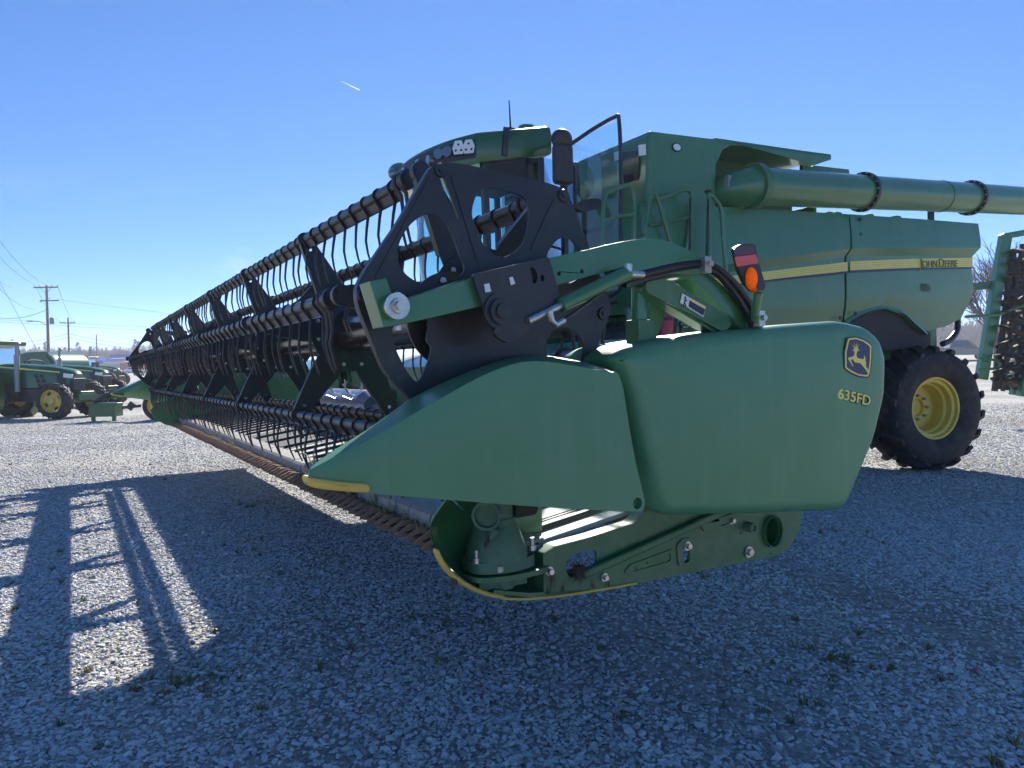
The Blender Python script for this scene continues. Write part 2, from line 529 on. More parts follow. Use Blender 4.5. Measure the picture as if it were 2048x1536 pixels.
# ------------------------------------------------------------------ ground
def gz(x, y):
    if y < 26: return 0.0
    sl = 0.0125 + 0.030 * min(1, max(0, (x + 15) / 45.0))
    d = min(y - 26, 170 if x < 0 else 60)
    return sl * d * d / (d + 8)
def build_ground():
    ys = [-60, -20, -6, 0, 3, 6, 9, 12, 16, 20, 24, 26, 28, 30, 33, 36, 40, 48, 60, 72, 86, 110, 140, 170, 196, 240, 400, 700, 1100]
    xs = [-1100, -700, -400, -120, -60, -30, -15, -6, 0, 6, 15, 30, 60, 120, 400, 700, 1100]
    v = [(x, y, gz(x, y)) for y in ys for x in xs]
    n = len(xs)
    f = [(j * n + i, j * n + i + 1, (j + 1) * n + i + 1, (j + 1) * n + i) for j in range(len(ys) - 1) for i in range(n - 1)]
    m = bpy.data.materials.new('gravel_ground')
    m.use_nodes = True
    t = m.node_tree
    b = t.nodes['Principled BSDF']
    b.inputs['Roughness'].default_value = 0.9
    co = t.nodes.new('ShaderNodeTexCoord')
    vo = t.nodes.new('ShaderNodeTexVoronoi'); vo.inputs['Scale'].default_value = 27
    vo.inputs['Randomness'].default_value = 1.0
    v2 = t.nodes.new('ShaderNodeTexVoronoi'); v2.inputs['Scale'].default_value = 61
    lo = t.nodes.new('ShaderNodeTexNoise'); lo.inputs['Scale'].default_value = 0.35; lo.inputs['Detail'].default_value = 5
    sepc = t.nodes.new('ShaderNodeSeparateColor')
    rp = t.nodes.new('ShaderNodeValToRGB')
    e = rp.color_ramp.elements
    e[0].position, e[0].color = 0.0, (0.25, 0.245, 0.235, 1)
    e[1].position, e[1].color = 1.0, (0.48, 0.47, 0.455, 1)
    rp2 = t.nodes.new('ShaderNodeValToRGB')
    e = rp2.color_ramp.elements
    e[0].position, e[0].color = 0.34, (0.72, 0.68, 0.58, 1)
    e[1].position, e[1].color = 0.62, (1.05, 1.03, 1.0, 1)
    mul = t.nodes.new('ShaderNodeMix'); mul.data_type = 'RGBA'; mul.blend_type = 'MULTIPLY'; mul.inputs['Factor'].default_value = 1
    for nd in (vo, v2, lo):
        t.links.new(co.outputs['Object'], nd.inputs['Vector'])
    t.links.new(vo.outputs['Color'], sepc.inputs['Color'])
    t.links.new(sepc.outputs['Red'], rp.inputs['Fac'])
    t.links.new(lo.outputs['Fac'], rp2.inputs['Fac'])
    t.links.new(rp.outputs['Color'], mul.inputs['A']); t.links.new(rp2.outputs['Color'], mul.inputs['B'])
    t.links.new(mul.outputs['Result'], b.inputs['Base Color'])
    ad = t.nodes.new('ShaderNodeMath'); ad.operation = 'MULTIPLY_ADD'
    ad.inputs[1].default_value = -1.0
    t.links.new(vo.outputs['Distance'], ad.inputs[0])
    v2s = t.nodes.new('ShaderNodeMath'); v2s.operation = 'MULTIPLY'; v2s.inputs[1].default_value = -0.4
    t.links.new(v2.outputs['Distance'], v2s.inputs[0]); t.links.new(v2s.outputs['Value'], ad.inputs[2])
    bp = t.nodes.new('ShaderNodeBump'); bp.inputs['Strength'].default_value = 1.0; bp.inputs['Distance'].default_value = 0.022
    t.links.new(ad.outputs['Value'], bp.inputs['Height']); t.links.new(bp.outputs['Normal'], b.inputs['Normal'])
    mb = MB(); mb.add(v, f)
    o = link('ground', mb.mesh('ground', m, 60))
    o['kind'] = 'structure'; o['label'] = 'wide pale grey gravel yard'
build_ground()

def stone_mat():
    m = bpy.data.materials.new('gravel_stone')
    m.use_nodes = True
    t = m.node_tree
    b = t.nodes['Principled BSDF']
    b.inputs['Roughness'].default_value = 0.82
    oi = t.nodes.new('ShaderNodeObjectInfo')
    rp = t.nodes.new('ShaderNodeValToRGB')
    el_ = rp.color_ramp.elements
    el_[0].position, el_[0].color = 0.0, (0.34, 0.325, 0.31, 1)
    el_[1].position, el_[1].color = 1.0, (0.70, 0.69, 0.675, 1)
    for p, c in ((0.12, (0.44, 0.415, 0.38, 1)), (0.4, (0.56, 0.55, 0.535, 1)), (0.8, (0.62, 0.61, 0.595, 1))):
        q = el_.new(p); q.color = c
    t.links.new(oi.outputs['Random'], rp.inputs['Fac'])
    co = t.nodes.new('ShaderNodeTexCoord')
    n = t.nodes.new('ShaderNodeTexNoise'); n.inputs['Scale'].default_value = 2.5; n.inputs['Detail'].default_value = 4
    t.links.new(co.outputs['Object'], n.inputs['Vector'])
    mm = t.nodes.new('ShaderNodeMapRange'); mm.inputs['To Min'].default_value = 0.7; mm.inputs['To Max'].default_value = 1.2
    t.links.new(n.outputs['Fac'], mm.inputs['Value'])
    mul = t.nodes.new('ShaderNodeMix'); mul.data_type = 'RGBA'; mul.blend_type = 'MULTIPLY'; mul.inputs['Factor'].default_value = 1
    t.links.new(rp.outputs['Color'], mul.inputs['A']); t.links.new(mm.outputs['Result'], mul.inputs['B'])
    t.links.new(mul.outputs['Result'], b.inputs['Base Color'])
    return m

def build_gravel():
    pts = []
    r = rng
    Y = 2.2
    ph_ = r.uniform(0, 6.28, 12); kx = r.normal(0, 0.9, 12); ky = r.normal(0, 0.9, 12)
    while Y < 36:
        dy = 0.25
        w = 0.74 * (Y + dy) + 0.4
        dens = 3300 * min(1, (5.5 / Y) ** 2.0) * min(1, max(.25, (38 - Y) / 16))
        n = int(2 * w * dy * dens)
        x = r.uniform(-w, w, n); y = r.uniform(Y, Y + dy, n)
        f = sum(np.sin(kx[i] * x * 1.3 + ky[i] * y * 1.3 + ph_[i]) for i in range(12)) / 3.4
        tr = np.ones(n)
        for (ox, wd_, am) in ((0.0, .20, .30), (-1.75, .16, .50), (-3.6, .22, .55)):
            dd = np.abs((x - (3.94 + ox) + .335 * y) / 1.055 + .12 * np.sin(y * .7))
            tr *= 1 - (1 - am) * np.clip(1.4 - dd / wd_, 0, 1)
        keep = r.uniform(0, 1, n) / tr < np.clip(1.2 + 0.6 * f, 0.40, 1.0)
        pts.append(np.c_[x[keep], y[keep]])
        Y += dy
    P = np.concatenate(pts)
    N = len(P)
    s = 0.0078 * np.exp(np.clip(r.normal(0, 0.34, N), -.8, .72))
    s *= np.clip(1.0 + 0.012 * (P[:, 1] - 4), 1, 1.25)
    z = s * r.uniform(0.05, 0.5, N)
    me = bpy.data.meshes.new('gravel')
    me.from_pydata([tuple(p) for p in np.c_[P, z]], [], [])
    a = me.attributes.new('size', 'FLOAT', 'POINT'); a.data.foreach_set('value', s.astype(np.float32))
    rot = np.c_[r.normal(0, 0.24, N), r.normal(0, 0.24, N), r.uniform(0, 6.283, N)].astype(np.float32)
    a = me.attributes.new('turn', 'FLOAT_VECTOR', 'POINT'); a.data.foreach_set('vector', rot.ravel())
    a = me.attributes.new('pick', 'INT', 'POINT'); a.data.foreach_set('value', r.integers(0, 8, N).astype(np.int32))
    sm = stone_mat()
    me.materials.append(sm)
    o = link('gravel', me)
    o['kind'] = 'stuff'; o['label'] = 'loose pale grey crushed stone lying over the yard'
    g = bpy.data.node_groups.new('gravel_scatter', 'GeometryNodeTree')
    g.interface.new_socket('Geometry', in_out='INPUT', socket_type='NodeSocketGeometry')
    g.interface.new_socket('Geometry', in_out='OUTPUT', socket_type='NodeSocketGeometry')
    N_ = g.nodes.new; K = g.links.new
    gi, go = N_('NodeGroupInput'), N_('NodeGroupOutput')
    join = N_('GeometryNodeJoinGeometry')
    for k in range(8):
        ico = N_('GeometryNodeMeshIcoSphere'); ico.inputs['Radius'].default_value = 1.0; ico.inputs['Subdivisions'].default_value = 2
        sp = N_('GeometryNodeSetPosition')
        pos = N_('GeometryNodeInputPosition')
        no = N_('ShaderNodeTexNoise'); no.noise_dimensions = '4D'
        no.inputs['W'].default_value = 3.7 * k + 1; no.inputs['Scale'].default_value = 0.85; no.inputs['Detail'].default_value = 1.0
        sb = N_('ShaderNodeVectorMath'); sb.operation = 'SUBTRACT'; sb.inputs[1].default_value = (0.5, 0.5, 0.5)
        scl = N_('ShaderNodeVectorMath'); scl.operation = 'SCALE'; scl.inputs['Scale'].default_value = 2.3
        K(pos.outputs['Position'], no.inputs['Vector'])
        K(no.outputs['Color'], sb.inputs[0]); K(sb.outputs['Vector'], scl.inputs[0])
        K(scl.outputs['Vector'], sp.inputs['Offset']); K(ico.outputs['Mesh'], sp.inputs['Geometry'])
        tr = N_('GeometryNodeTransform')
        tr.inputs['Scale'].default_value = [(1.35, 0.95, 0.52), (1.2, 1.05, 0.66), (1.5, 0.85, 0.48), (1.0, 1.0, 0.62), (1.4, 1.1, 0.42), (1.15, 0.8, 0.58), (1.6, 1.0, 0.5), (1.1, 1.0, 0.46)][k]
        K(sp.outputs['Geometry'], tr.inputs['Geometry'])
        ss = N_('GeometryNodeSetShadeSmooth'); ss.inputs['Shade Smooth'].default_value = False
        K(tr.outputs['Geometry'], ss.inputs['Geometry'])
        gi_ = N_('GeometryNodeGeometryToInstance')
        K(ss.outputs['Geometry'], gi_.inputs['Geometry'])
        K(gi_.outputs['Instances'], join.inputs['Geometry'])
    iop = N_('GeometryNodeInstanceOnPoints')
    iop.inputs['Pick Instance'].default_value = True
    def attr(nm, ty):
        q = N_('GeometryNodeInputNamedAttribute'); q.data_type = ty; q.inputs['Name'].default_value = nm
        return q.outputs['Attribute']
    K(gi.outputs[0], iop.inputs['Points']); K(join.outputs['Geometry'], iop.inputs['Instance'])
    K(attr('pick', 'INT'), iop.inputs['Instance Index'])
    e2r = N_('FunctionNodeEulerToRotation')
    K(attr('turn', 'FLOAT_VECTOR'), e2r.inputs[0])
    K(e2r.outputs[0], iop.inputs['Rotation'])
    K(attr('size', 'FLOAT'), iop.inputs['Scale'])
    stm = N_('GeometryNodeSetMaterial'); stm.inputs['Material'].default_value = sm
    K(iop.outputs['Instances'], stm.inputs['Geometry'])
    K(stm.outputs['Geometry'], go.inputs[0])
    md = o.modifiers.new('scatter', 'NODES'); md.node_group = g
build_gravel()

# ------------------------------------------------------------------ draper header (frame: x = rearwards, y = along the header, z = up)
PHI = R(30.5)
H = Thing('draper_header', 'raised green harvester header with black pickup reel, nearest the camera', 'harvester header', base=(2.2, 7.85, 0.0), frame=PHI)
A0, A1 = 2.58, 13.30          # deck ends

# --- deck: front plates, cutterbar, guards, belts, cleats
def deck_z(r): return 0.835 + (r - 1.66) * 0.155
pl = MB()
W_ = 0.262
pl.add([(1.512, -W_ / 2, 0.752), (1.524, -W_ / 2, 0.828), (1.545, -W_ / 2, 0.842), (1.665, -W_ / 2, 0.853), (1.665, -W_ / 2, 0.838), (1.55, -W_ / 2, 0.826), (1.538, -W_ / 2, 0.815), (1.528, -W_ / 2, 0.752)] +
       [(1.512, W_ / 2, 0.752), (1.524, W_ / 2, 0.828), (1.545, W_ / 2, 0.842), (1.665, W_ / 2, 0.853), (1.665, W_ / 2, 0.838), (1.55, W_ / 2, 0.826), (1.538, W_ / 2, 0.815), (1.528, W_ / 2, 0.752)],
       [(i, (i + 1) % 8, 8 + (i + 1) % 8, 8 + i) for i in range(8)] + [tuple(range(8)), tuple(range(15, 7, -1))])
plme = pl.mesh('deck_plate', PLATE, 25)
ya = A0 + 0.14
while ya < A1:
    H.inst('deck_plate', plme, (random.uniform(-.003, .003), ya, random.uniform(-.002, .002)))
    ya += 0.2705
H.part('cutterbar', MB().box(1.47, 1.515, A0, A1, 0.715, 0.768).box(1.42, 1.50, A0, A1, 0.730, 0.738), DRUST)  # rust kept darker to put the shade between the guards into the colour
gd = MB()
for sgn, z0, z1 in ((1, 0.722, 0.742), (1, 0.762, 0.782)):
    gd.add([(1.50, -0.018, z0), (1.50, 0.018, z0), (1.43, -0.013, z0), (1.43, 0.013, z0), (1.352, 0, 0.738),
            (1.50, -0.017, z1), (1.50, 0.017, z1), (1.43, -0.012, z1 + 0.006), (1.43, 0.012, z1 + 0.006), (1.356, 0, 0.750)],
           [(0, 1, 3, 2), (2, 3, 4), (5, 7, 8, 6), (7, 9, 8), (0, 2, 7, 5), (1, 6, 8, 3), (2, 4, 9, 7), (3, 8, 9, 4), (0, 5, 6, 1)])
gd.lathe([(0.0, 0.011), (0.014, 0.011), (0.014, 0.0001)], (1.487, 0, 0.765), (0, 0, 1), 6)
gdme = gd.mesh('knife_guard', RUST, 30)
kn = MB().plate([(1.49, 0.045), (1.49, -0.045), (1.385, -0.006), (1.385, 0.006)], [], 0.7515, 0.7545, ax='z')
knme = kn.mesh('knife_section', DRUST, 30)  # dark rust tone also carries the shade in the guard gaps
ya, k = A0 + 0.03, 0
while ya < A1 - 0.02:
    H.inst('knife_guard', gdme, (random.uniform(-.006, .006), ya, random.uniform(-.003, .003)), rot=(0, 0, random.uniform(-.05, .05) * 0))
    H.inst('knife_section', knme, (random.uniform(-.004, .004), ya + 0.052, 0))
    ya += 0.104
def belt(y0, y1, m, step=0.305):
    b = MB()
    zs = [1.655, 2.74]
    b.add([(1.655, y0, deck_z(1.655)), (2.74, y0, deck_z(2.74)), (2.74, y1, deck_z(2.74)), (1.655, y1, deck_z(1.655)),
           (1.655, y0, deck_z(1.655) - .02), (2.74, y0, deck_z(2.74) - .02), (2.74, y1, deck_z(2.74) - .02), (1.655, y1, deck_z(1.655) - .02)],
          [(0, 1, 2, 3), (7, 6, 5, 4), (0, 4, 5, 1), (1, 5, 6, 2), (2, 6, 7, 3), (3, 7, 4, 0)])
    bo = H.part('draper_belt', b, m)
    c = MB()
    for (w0, h0) in ((0.026, 0.022),):
        c.add([(1.70, -w0, deck_z(1.70) + .002), (1.70, w0, deck_z(1.70) + .002), (1.71, .012, deck_z(1.71) + h0), (1.71, -.012, deck_z(1.71) + h0),
               (2.70, -w0, deck_z(2.70) + .002), (2.70, w0, deck_z(2.70) + .002), (2.70, .012, deck_z(2.70) + h0), (2.70, -.012, deck_z(2.70) + h0)],
              [(0, 1, 2, 3), (4, 7, 6, 5), (0, 4, 5, 1), (1, 5, 6, 2), (2, 6, 7, 3), (3, 7, 4, 0)])
    cm = c.mesh('belt_cleat', BLACKPL, 30)
    th = MB().box(1.69, 2.72, -0.003, 0.003, 0, 0.004)
    th.v = [(x, y, z + deck_z(x)) for x, y, z in th.v]
    tm = th.mesh('belt_seam', BLACKPL, 30)
    y = y0 + 0.12
    while y < y1 - 0.05:
        H.inst('belt_cleat', cm, (0, y, 0), bo)
        H.inst('belt_seam', tm, (0, y + 0.10, 0), bo)
        H.inst('belt_seam', tm, (0, y + 0.13, 0), bo)
        y += step
    return bo
belt(A0 + 0.03, 6.95, BELT)
belt(8.75, A1 - 0.03, BELT)
belt(6.98, 8.72, mat('dark_centre_belt', (0.05, 0.05, 0.05), 0.6, dust=0.4, dcol=(0.2, 0.17, 0.13)), 0.6)
# --- back sheets, beams
def back(y0, y1):
    b = MB()
    prof = [(2.755, 0.985), (2.765, 1.575), (2.80, 1.60), (3.22, 1.735), (3.26, 1.72), (3.26, 1.66), (2.80, 1.54), (2.79, 0.985)]
    n = len(prof)
    b.add([(x, y0, z) for x, z in prof] + [(x, y1, z) for x, z in prof], [(i, (i + 1) % n, n + (i + 1) % n, n + i) for i in range(n)] + [tuple(range(n)), tuple(range(2 * n - 1, n - 1, -1))])
    return H.part('back_sheet', b, GREEN, bevel=0.004)
for y0, y1 in ((2.60, 4.72), (4.73, 6.92), (8.78, 11.0), (11.01, A1 - .02)):
    back(y0, y1)
H.part('back_sheet', MB().box(2.86, 2.90, 6.93, 8.77, 1.36, 1.60), GREEN)
H.part('main_beam', MB().box(2.92, 3.20, 2.60, A1 - .02, 1.28, 1.60), GREEN_D, bevel=0.02)
H.part('lower_beam', MB().box(2.80, 3.02, 2.60, A1 - .02, 0.72, 0.90), GREEN_D, bevel=0.015)
for y in np.arange(3.2, 13.2, 1.45):
    ub = MB().add([(1.6, y - .03, .74), (1.6, y + .03, .74), (2.9, y + .03, .70), (2.9, y - .03, .70), (1.6, y - .03, .80), (1.6, y + .03, .80), (2.9, y + .03, .90), (2.9, y - .03, .90)],
           [(0, 1, 2, 3), (7, 6, 5, 4), (0, 4, 5, 1), (1, 5, 6, 2), (2, 6, 7, 3), (3, 7, 4, 0)])
    H.part('deck_support', ub, GREEN_D)
# feed drum at the throat
fd = MB()
fd.lathe([(-0.60, 0.001), (-0.60, 0.165), (0.60, 0.165), (0.60, 0.001)], (2.60, 7.85, 1.19), (0, 1, 0), 40)
for s in (-1, 1):
    fd.lathe([(s * .60, 0.165), (s * .74, 0.11), (s * .74, 0.001)], (2.60, 7.85, 1.19), (0, 1, 0), 32)
do = H.part('feed_drum', fd, STAIN, label='polished steel feed drum with retracting fingers')
for i in range(14):
    y = 7.35 + i * 0.078
    a = [0.4, 1.5, 2.4, 3.3, 1.0, 2.0, 2.9][i % 7]
    x0, z0 = 2.60 - math.cos(a) * .155, 1.19 + math.sin(a) * .155
    x1, z1 = 2.60 - math.cos(a) * .27, 1.19 + math.sin(a) * .27
    H.part('drum_finger', MB().cyl((x0, y, z0), (x1, y, z1), 0.009, 8).cyl((x0, y, z0), (x0 * .9 + x1 * .1, y, z0 * .9 + z1 * .1), 0.028, 8), STEEL, do)
H.part('drum_shaft', MB().cyl((2.60, 6.6, 1.19), (2.60, 9.1, 1.19), 0.03, 10), STEEL)

# --- pickup reel
RC, ZC, RB = 1.392, 1.782, 0.562
DEL = R(3.5)
SP = 1.605
AK = [4.17 + SP * k for k in range(-1, 7)]
rt_ = MB().lathe([(2.42, 0.001), (2.42, 0.118), (13.35, 0.118), (13.35, 0.001)], (RC, 0, ZC), (0, 1, 0), 40)
H.part('reel_tube', rt_, BLACK_G)
spk = MB()
spk.plate([(-0.088, 0.10), (-0.080, 0.26), (-0.038, 0.545), (-0.02, 0.585), (0.02, 0.585), (0.038, 0.545), (0.080, 0.26), (0.088, 0.10)], [circ((0, 0.50), 0.011, 8)], -0.004, 0.004)
for s in (-1, 1):
    spk.add([(s * .080, .004, .26), (s * .038, .004, .545), (s * .038, .030, .545), (s * .080, .030, .26), (s * .076, .004, .26), (s * .034, .004, .545), (s * .034, .030, .545), (s * .076, .030, .26)],
            [(0, 1, 2, 3), (7, 6, 5, 4), (0, 4, 5, 1), (1, 5, 6, 2), (2, 6, 7, 3), (3, 7, 4, 0)])
spkme = spk.mesh('spoke', BLACK, 30)
dsk = MB().plate(circ((0, 0), 0.235, 36), [circ((0, 0), 0.116, 28)], -0.012, -0.005)
for k in range(12):
    a = 2 * math.pi * (k + .5) / 12
    bolt(dsk, 0.20 * math.cos(a), -0.012, 0.20 * math.sin(a), 0.011, 0.014, 1, washer=0)
dskme = dsk.mesh('reel_spider', [BLACK, STEEL], 30)
ANG = [R(180 - 60 * k) - DEL for k in range(6)]       # measured from +x (rear) towards +z
for ak in AK:
    so = H.inst('reel_spider', dskme, (RC, ak, ZC))
    for th in ANG:
        link('spoke', spkme, so, (0, 0, 0), (0, math.pi / 2 - th, 0))
# one tine with its bracket
tn = MB()
tn.lathe([(-0.006, 0.020), (-0.007, 0.0315), (0.006, 0.030), (0.007, 0.020)], (0, 0, 0), (0, 1, 0), 12)
tn.add([(-0.026, -0.004, 0.008), (-0.026, 0.004, 0.008), (0.016, -0.0035, -0.058), (0.016, 0.0035, -0.058), (0.002, -0.004, -0.058), (0.002, 0.004, -0.058), (-0.031, -0.004, -0.010), (-0.031, 0.004, -0.010)],
       [(0, 1, 3, 2), (2, 3, 5, 4), (4, 5, 7, 6), (6, 7, 1, 0), (0, 2, 4, 6), (1, 7, 5, 3)])
tn.tube([(0.009, 0, -0.05), (0.002, 0, -0.11), (-0.002, 0, -0.165), (0.008, 0, -0.22), (0.028, 0, -0.278)], [0.0074, 0.0066, 0.006, 0.0052, 0.0036], 6)
tnme = tn.mesh('tine', BLACKPL, 40)
bat_y0, bat_y1 = 2.80, 13.10
bt = MB()
bt.tube([(0, bat_y0 - .08, 0), (0, bat_y1 + .06, 0)], 0.0245, 14)
bt.add([(-0.022, bat_y0, 0.0), (0.010, bat_y0, -0.050), (0.016, bat_y0, -0.050), (-0.014, bat_y0, 0.0), (-0.022, bat_y1, 0.0), (0.010, bat_y1, -0.050), (0.016, bat_y1, -0.050), (-0.014, bat_y1, 0.0)],
       [(0, 1, 2, 3), (7, 6, 5, 4), (0, 4, 5, 1), (1, 5, 6, 2), (2, 6, 7, 3), (3, 7, 4, 0)])
bt.box(0.009, 0.022, bat_y0, bat_y1, -0.056, -0.050)
btme = bt.mesh('tine_bat', BLACK, 35)
ys_t = np.arange(bat_y0 + 0.05, bat_y1, SP / 10)
tsort, far_t = [], []
bats = []
for bi, th in enumerate(ANG):
    bx, bz = RC + RB * math.cos(th), ZC + RB * math.sin(th)
    bo = H.inst('tine_bat', btme, (bx, 0, bz))
    bats.append((bo, bx, bz))
    for y in ys_t:
        d = math.hypot(y, bx) * (1.35 if bi in (3, 2) else 1.0)     # the rear bats show smaller
        tsort.append((d, bi, y))
tsort.sort()
for d, bi, y in tsort[:300]:
    link('tine', tnme, bats[bi][0], (random.uniform(-.002, .002), y, 0), (random.gauss(0, .03), random.gauss(0, .05), random.gauss(0, .06)))
fm = MB()
for d, bi, y in tsort[300:]:
    q = MB(); q.v, q.f, q.m = list(tn.v), list(tn.f), list(tn.m)
    fm.add([(p[0] + bats[bi][1], p[1] + y, p[2] + bats[bi][2]) for p in q.v], q.f)
o = H.part('far_tines', fm, BLACKPL)
o['kind'] = 'stuff'
# bat end cranks (near and far) and hooks at each spider
ck = MB()
for i in range(2):
    y_ = -.02 - i * .05
    ck.tube([(-.008, y_, .034), (-.030, y_, .016), (-.027, y_, -.014), (0.0, y_, -.05), (.006, y_, -.11), (-.002, y_, -.17), (.02, y_, -.26)], [.008, .010, .010, .009, .008, .007, .005], 8)
ck.lathe([(-.10, .001), (-.10, .036), (-.06, .038), (-.06, .001)], (0, 0, 0), (0, 1, 0), 20)
ck.lathe([(-.107, .001), (-.107, .024), (-.10, .024)], (0, 0, 0), (0, 1, 0), 16)
ckme = ck.mesh('bat_end', BLACK, 35)
hk = MB()
hk.lathe([(-.018, .024), (-.018, .038), (.012, .038), (.012, .024)], (0, 0, 0), (0, 1, 0), 16)
hk.tube([(.02, -.02, -.03), (.0, -.03, -.09), (.015, -.03, -.13)], .009, 6)
hkme = hk.mesh('bat_bearing', BLACK, 35)
for bo, bx, bz in bats:
    link('bat_end', ckme, bo, (0, bat_y0 - .01, 0))
    for ak in AK:
        link('bat_bearing', hkme, bo, (0, ak + .02, 0))

# near and far end plates of the reel
EP_OUT = [(1.091, 2.258), (1.193, 2.271), (1.566, 2.242), (1.648, 2.225), (1.752, 2.008), (1.856, 1.786), (1.804, 1.678), (1.749, 1.561), (1.576, 1.370), (1.336, 1.313), (1.146, 1.335), (1.021, 1.422), (0.902, 1.548), (0.823, 1.739), (0.811, 1.784), (0.812, 1.823), (0.836, 1.871), (0.966, 2.053)]
EP_HOLES = [[(1.015, 2.052), (1.072, 2.082), (1.117, 2.071), (1.155, 2.027), (1.186, 1.953), (1.204, 1.898), (1.157, 1.861), (1.060, 1.840), (1.005, 1.858), (0.969, 1.889), (0.954, 1.939), (0.972, 1.997)],
            [(1.270, 2.181), (1.319, 2.197), (1.417, 2.189), (1.462, 2.170), (1.476, 2.115), (1.459, 2.032), (1.421, 1.981), (1.349, 1.952), (1.280, 1.996), (1.242, 2.076), (1.243, 2.129)],
            [(1.562, 1.991), (1.601, 2.032), (1.647, 2.044), (1.686, 2.019), (1.723, 1.963), (1.712, 1.909), (1.655, 1.872), (1.582, 1.880), (1.547, 1.934)],
            [(1.541, 1.635), (1.569, 1.684), (1.629, 1.702), (1.687, 1.677), (1.716, 1.625), (1.691, 1.558), (1.602, 1.502), (1.549, 1.560)],
            [(0.937, 1.698), (0.998, 1.712), (1.061, 1.720), (1.054, 1.652), (1.070, 1.614), (1.023, 1.512), (0.983, 1.542), (0.947, 1.609), (0.932, 1.660)],
            [(1.138, 1.443), (1.258, 1.492), (1.382, 1.489), (1.466, 1.431), (1.358, 1.381), (1.215, 1.378)]]
SLIT = [(1.116, 2.210), (1.130, 2.213), (1.159, 2.146), (1.185, 2.075), (1.173, 2.071), (1.144, 2.137)]
def end_plate(y):
    C = (1.375, 1.785)
    outer = fillet(EP_OUT, .03, 3)
    holes = [crom(h, 4, True) for h in EP_HOLES] + [SLIT]
    m = MB().plate(outer, holes, y, y + 0.010)
    n = len(outer)
    m.add([(p[0], y, p[1]) for p in outer] + [(p[0], y + .04, p[1]) for p in outer] + [(C[0] + (p[0] - C[0]) * .988, y + .04, C[1] + (p[1] - C[1]) * .988) for p in outer] + [(C[0] + (p[0] - C[0]) * .988, y + .01, C[1] + (p[1] - C[1]) * .988) for p in outer],
          [(k * n + i, k * n + (i + 1) % n, (k + 1) * n + (i + 1) % n, (k + 1) * n + i) for k in range(3) for i in range(n)])
    for x, z in [(1.119, 2.236), (1.629, 2.200), (0.835, 1.798), (1.808, 1.757)]:
        m.lathe([(0, .001), (0, .026), (-.010, .023), (-.010, .010), (-.016, .010), (-.016, .001)], (x, y, z), (0, 1, 0), 16)
    # pressed fold lines
    for q in ([(1.083, 2.213), (0.877, 1.855)], [(1.161, 2.225), (1.257, 1.936)], [(1.588, 2.181), (1.482, 1.986)]):
        m.bar((q[0][0], y, q[0][1]), (q[1][0], y, q[1][1]), .010, .008, upv=(0, 1, 0))
    return H.part('reel_end_plate', m, [BLACK, STEEL])
end_plate(2.36)
end_plate(13.34)
# bearing disc behind the near plate
cdk = [(1.193, 1.728)][0]
m = MB().plate(circ(cdk, .175, 40), [], 2.44, 2.452)
for c in [(1.100, 1.710), (1.138, 1.636), (1.237, 1.881), (1.154, 1.866)]:
    bolt(m, c[0], 2.44, c[1], .013, .014, 1, washer=0)
H.part('bearing_disc', m, [BLACK, STEEL])

# --- reel support arm at the near end
ya0, ya1 = 2.20, 2.30
fa = MB()
fa.plate([(0.797, 1.824), (0.852, 1.836), (0.878, 1.763), (1.161, 1.855), (1.193, 1.759), (0.893, 1.691), (0.840, 1.683)], [], ya0, ya1)
arm_f = H.part('reel_arm_front', fa, GREEN, bevel=0.006)
(wx, wz), = [(0.871, 1.747)]
(w2x, w2z), = [(0.885, 1.774)]
wb = MB()
wb.lathe([(0.02, .034), (-.03, .034), (-.03, .041), (-.038, .041), (-.038, .024), (-.05, .022), (-.05, .001)], (wx, ya0, wz), (0, 1, 0), 28)
wb.lathe([(-.05, .016), (-.07, .016), (-.07, .001)], (wx, ya0, wz), (0, 1, 0), 6)
bolt(wb, w2x, ya0, w2z, .012, .035)
H.part('pivot_bolt', wb, STEEL, arm_f)
(sbx, sbz), = [(0.898, 1.688)]
H.part('small_bolt', MB().cyl((sbx, ya0 + .03, sbz + .01), (sbx, ya0 + .03, sbz - .012), .011, 8), STEEL, arm_f)
bx_ = MB()
slot = crom([(1.357, 1.886), (1.373, 1.891), (1.387, 1.867), (1.382, 1.842), (1.368, 1.839), (1.363, 1.863)], 3, True)
bx_.plate(fillet([(1.135, 1.857), (1.435, 1.933), (1.465, 1.845), (1.487, 1.775), (1.419, 1.745), (1.365, 1.696), (1.325, 1.652), (1.265, 1.633), (1.216, 1.658), (1.173, 1.759)], .012), [slot, circ([(1.407, 1.858)][0], .011, 12, .7, 1)], 2.17, 2.185)
bx_.plate([(1.156, 1.855), (1.444, 1.932), (1.472, 1.848), (1.201, 1.778)], [], 2.187, 2.32)
bxo = H.part('reel_arm_bracket', bx_, BLACK, bevel=0.003, label='black steel slide bracket in the middle of the reel arm')
hb_ = MB()
hc = [(1.237, 1.739)][0]
for rr, yy in ((.062, .0), (.045, -.012), (.026, -.02)):
    hb_.lathe([(0.0, rr), (yy - .008, rr), (yy - .008, .001)], (hc[0], 2.17, hc[1]), (0, 1, 0), 30)
lc = [(1.218, 1.672)][0]
hb_.lathe([(0, .014), (-.02, .014), (-.02, .001)], (lc[0], 2.17, lc[1]), (0, 1, 0), 16)
H.part('shaft_cap', hb_, BLACK, bxo)
for q in ([(1.177, 1.827), (1.196, 1.831), (1.203, 1.804), (1.182, 1.800)], [(1.273, 1.853), (1.286, 1.857), (1.296, 1.834), (1.280, 1.828)]):
    H.part('sticker', MB().plate(q, [], 2.1665, 2.1685), WHITE, bxo)
ua = MB()
top = crom([(1.447, 1.932), (1.626, 1.975), (1.776, 2.013), (1.897, 2.035), (2.011, 2.037), (2.120, 2.013), (2.229, 1.970)], 5)
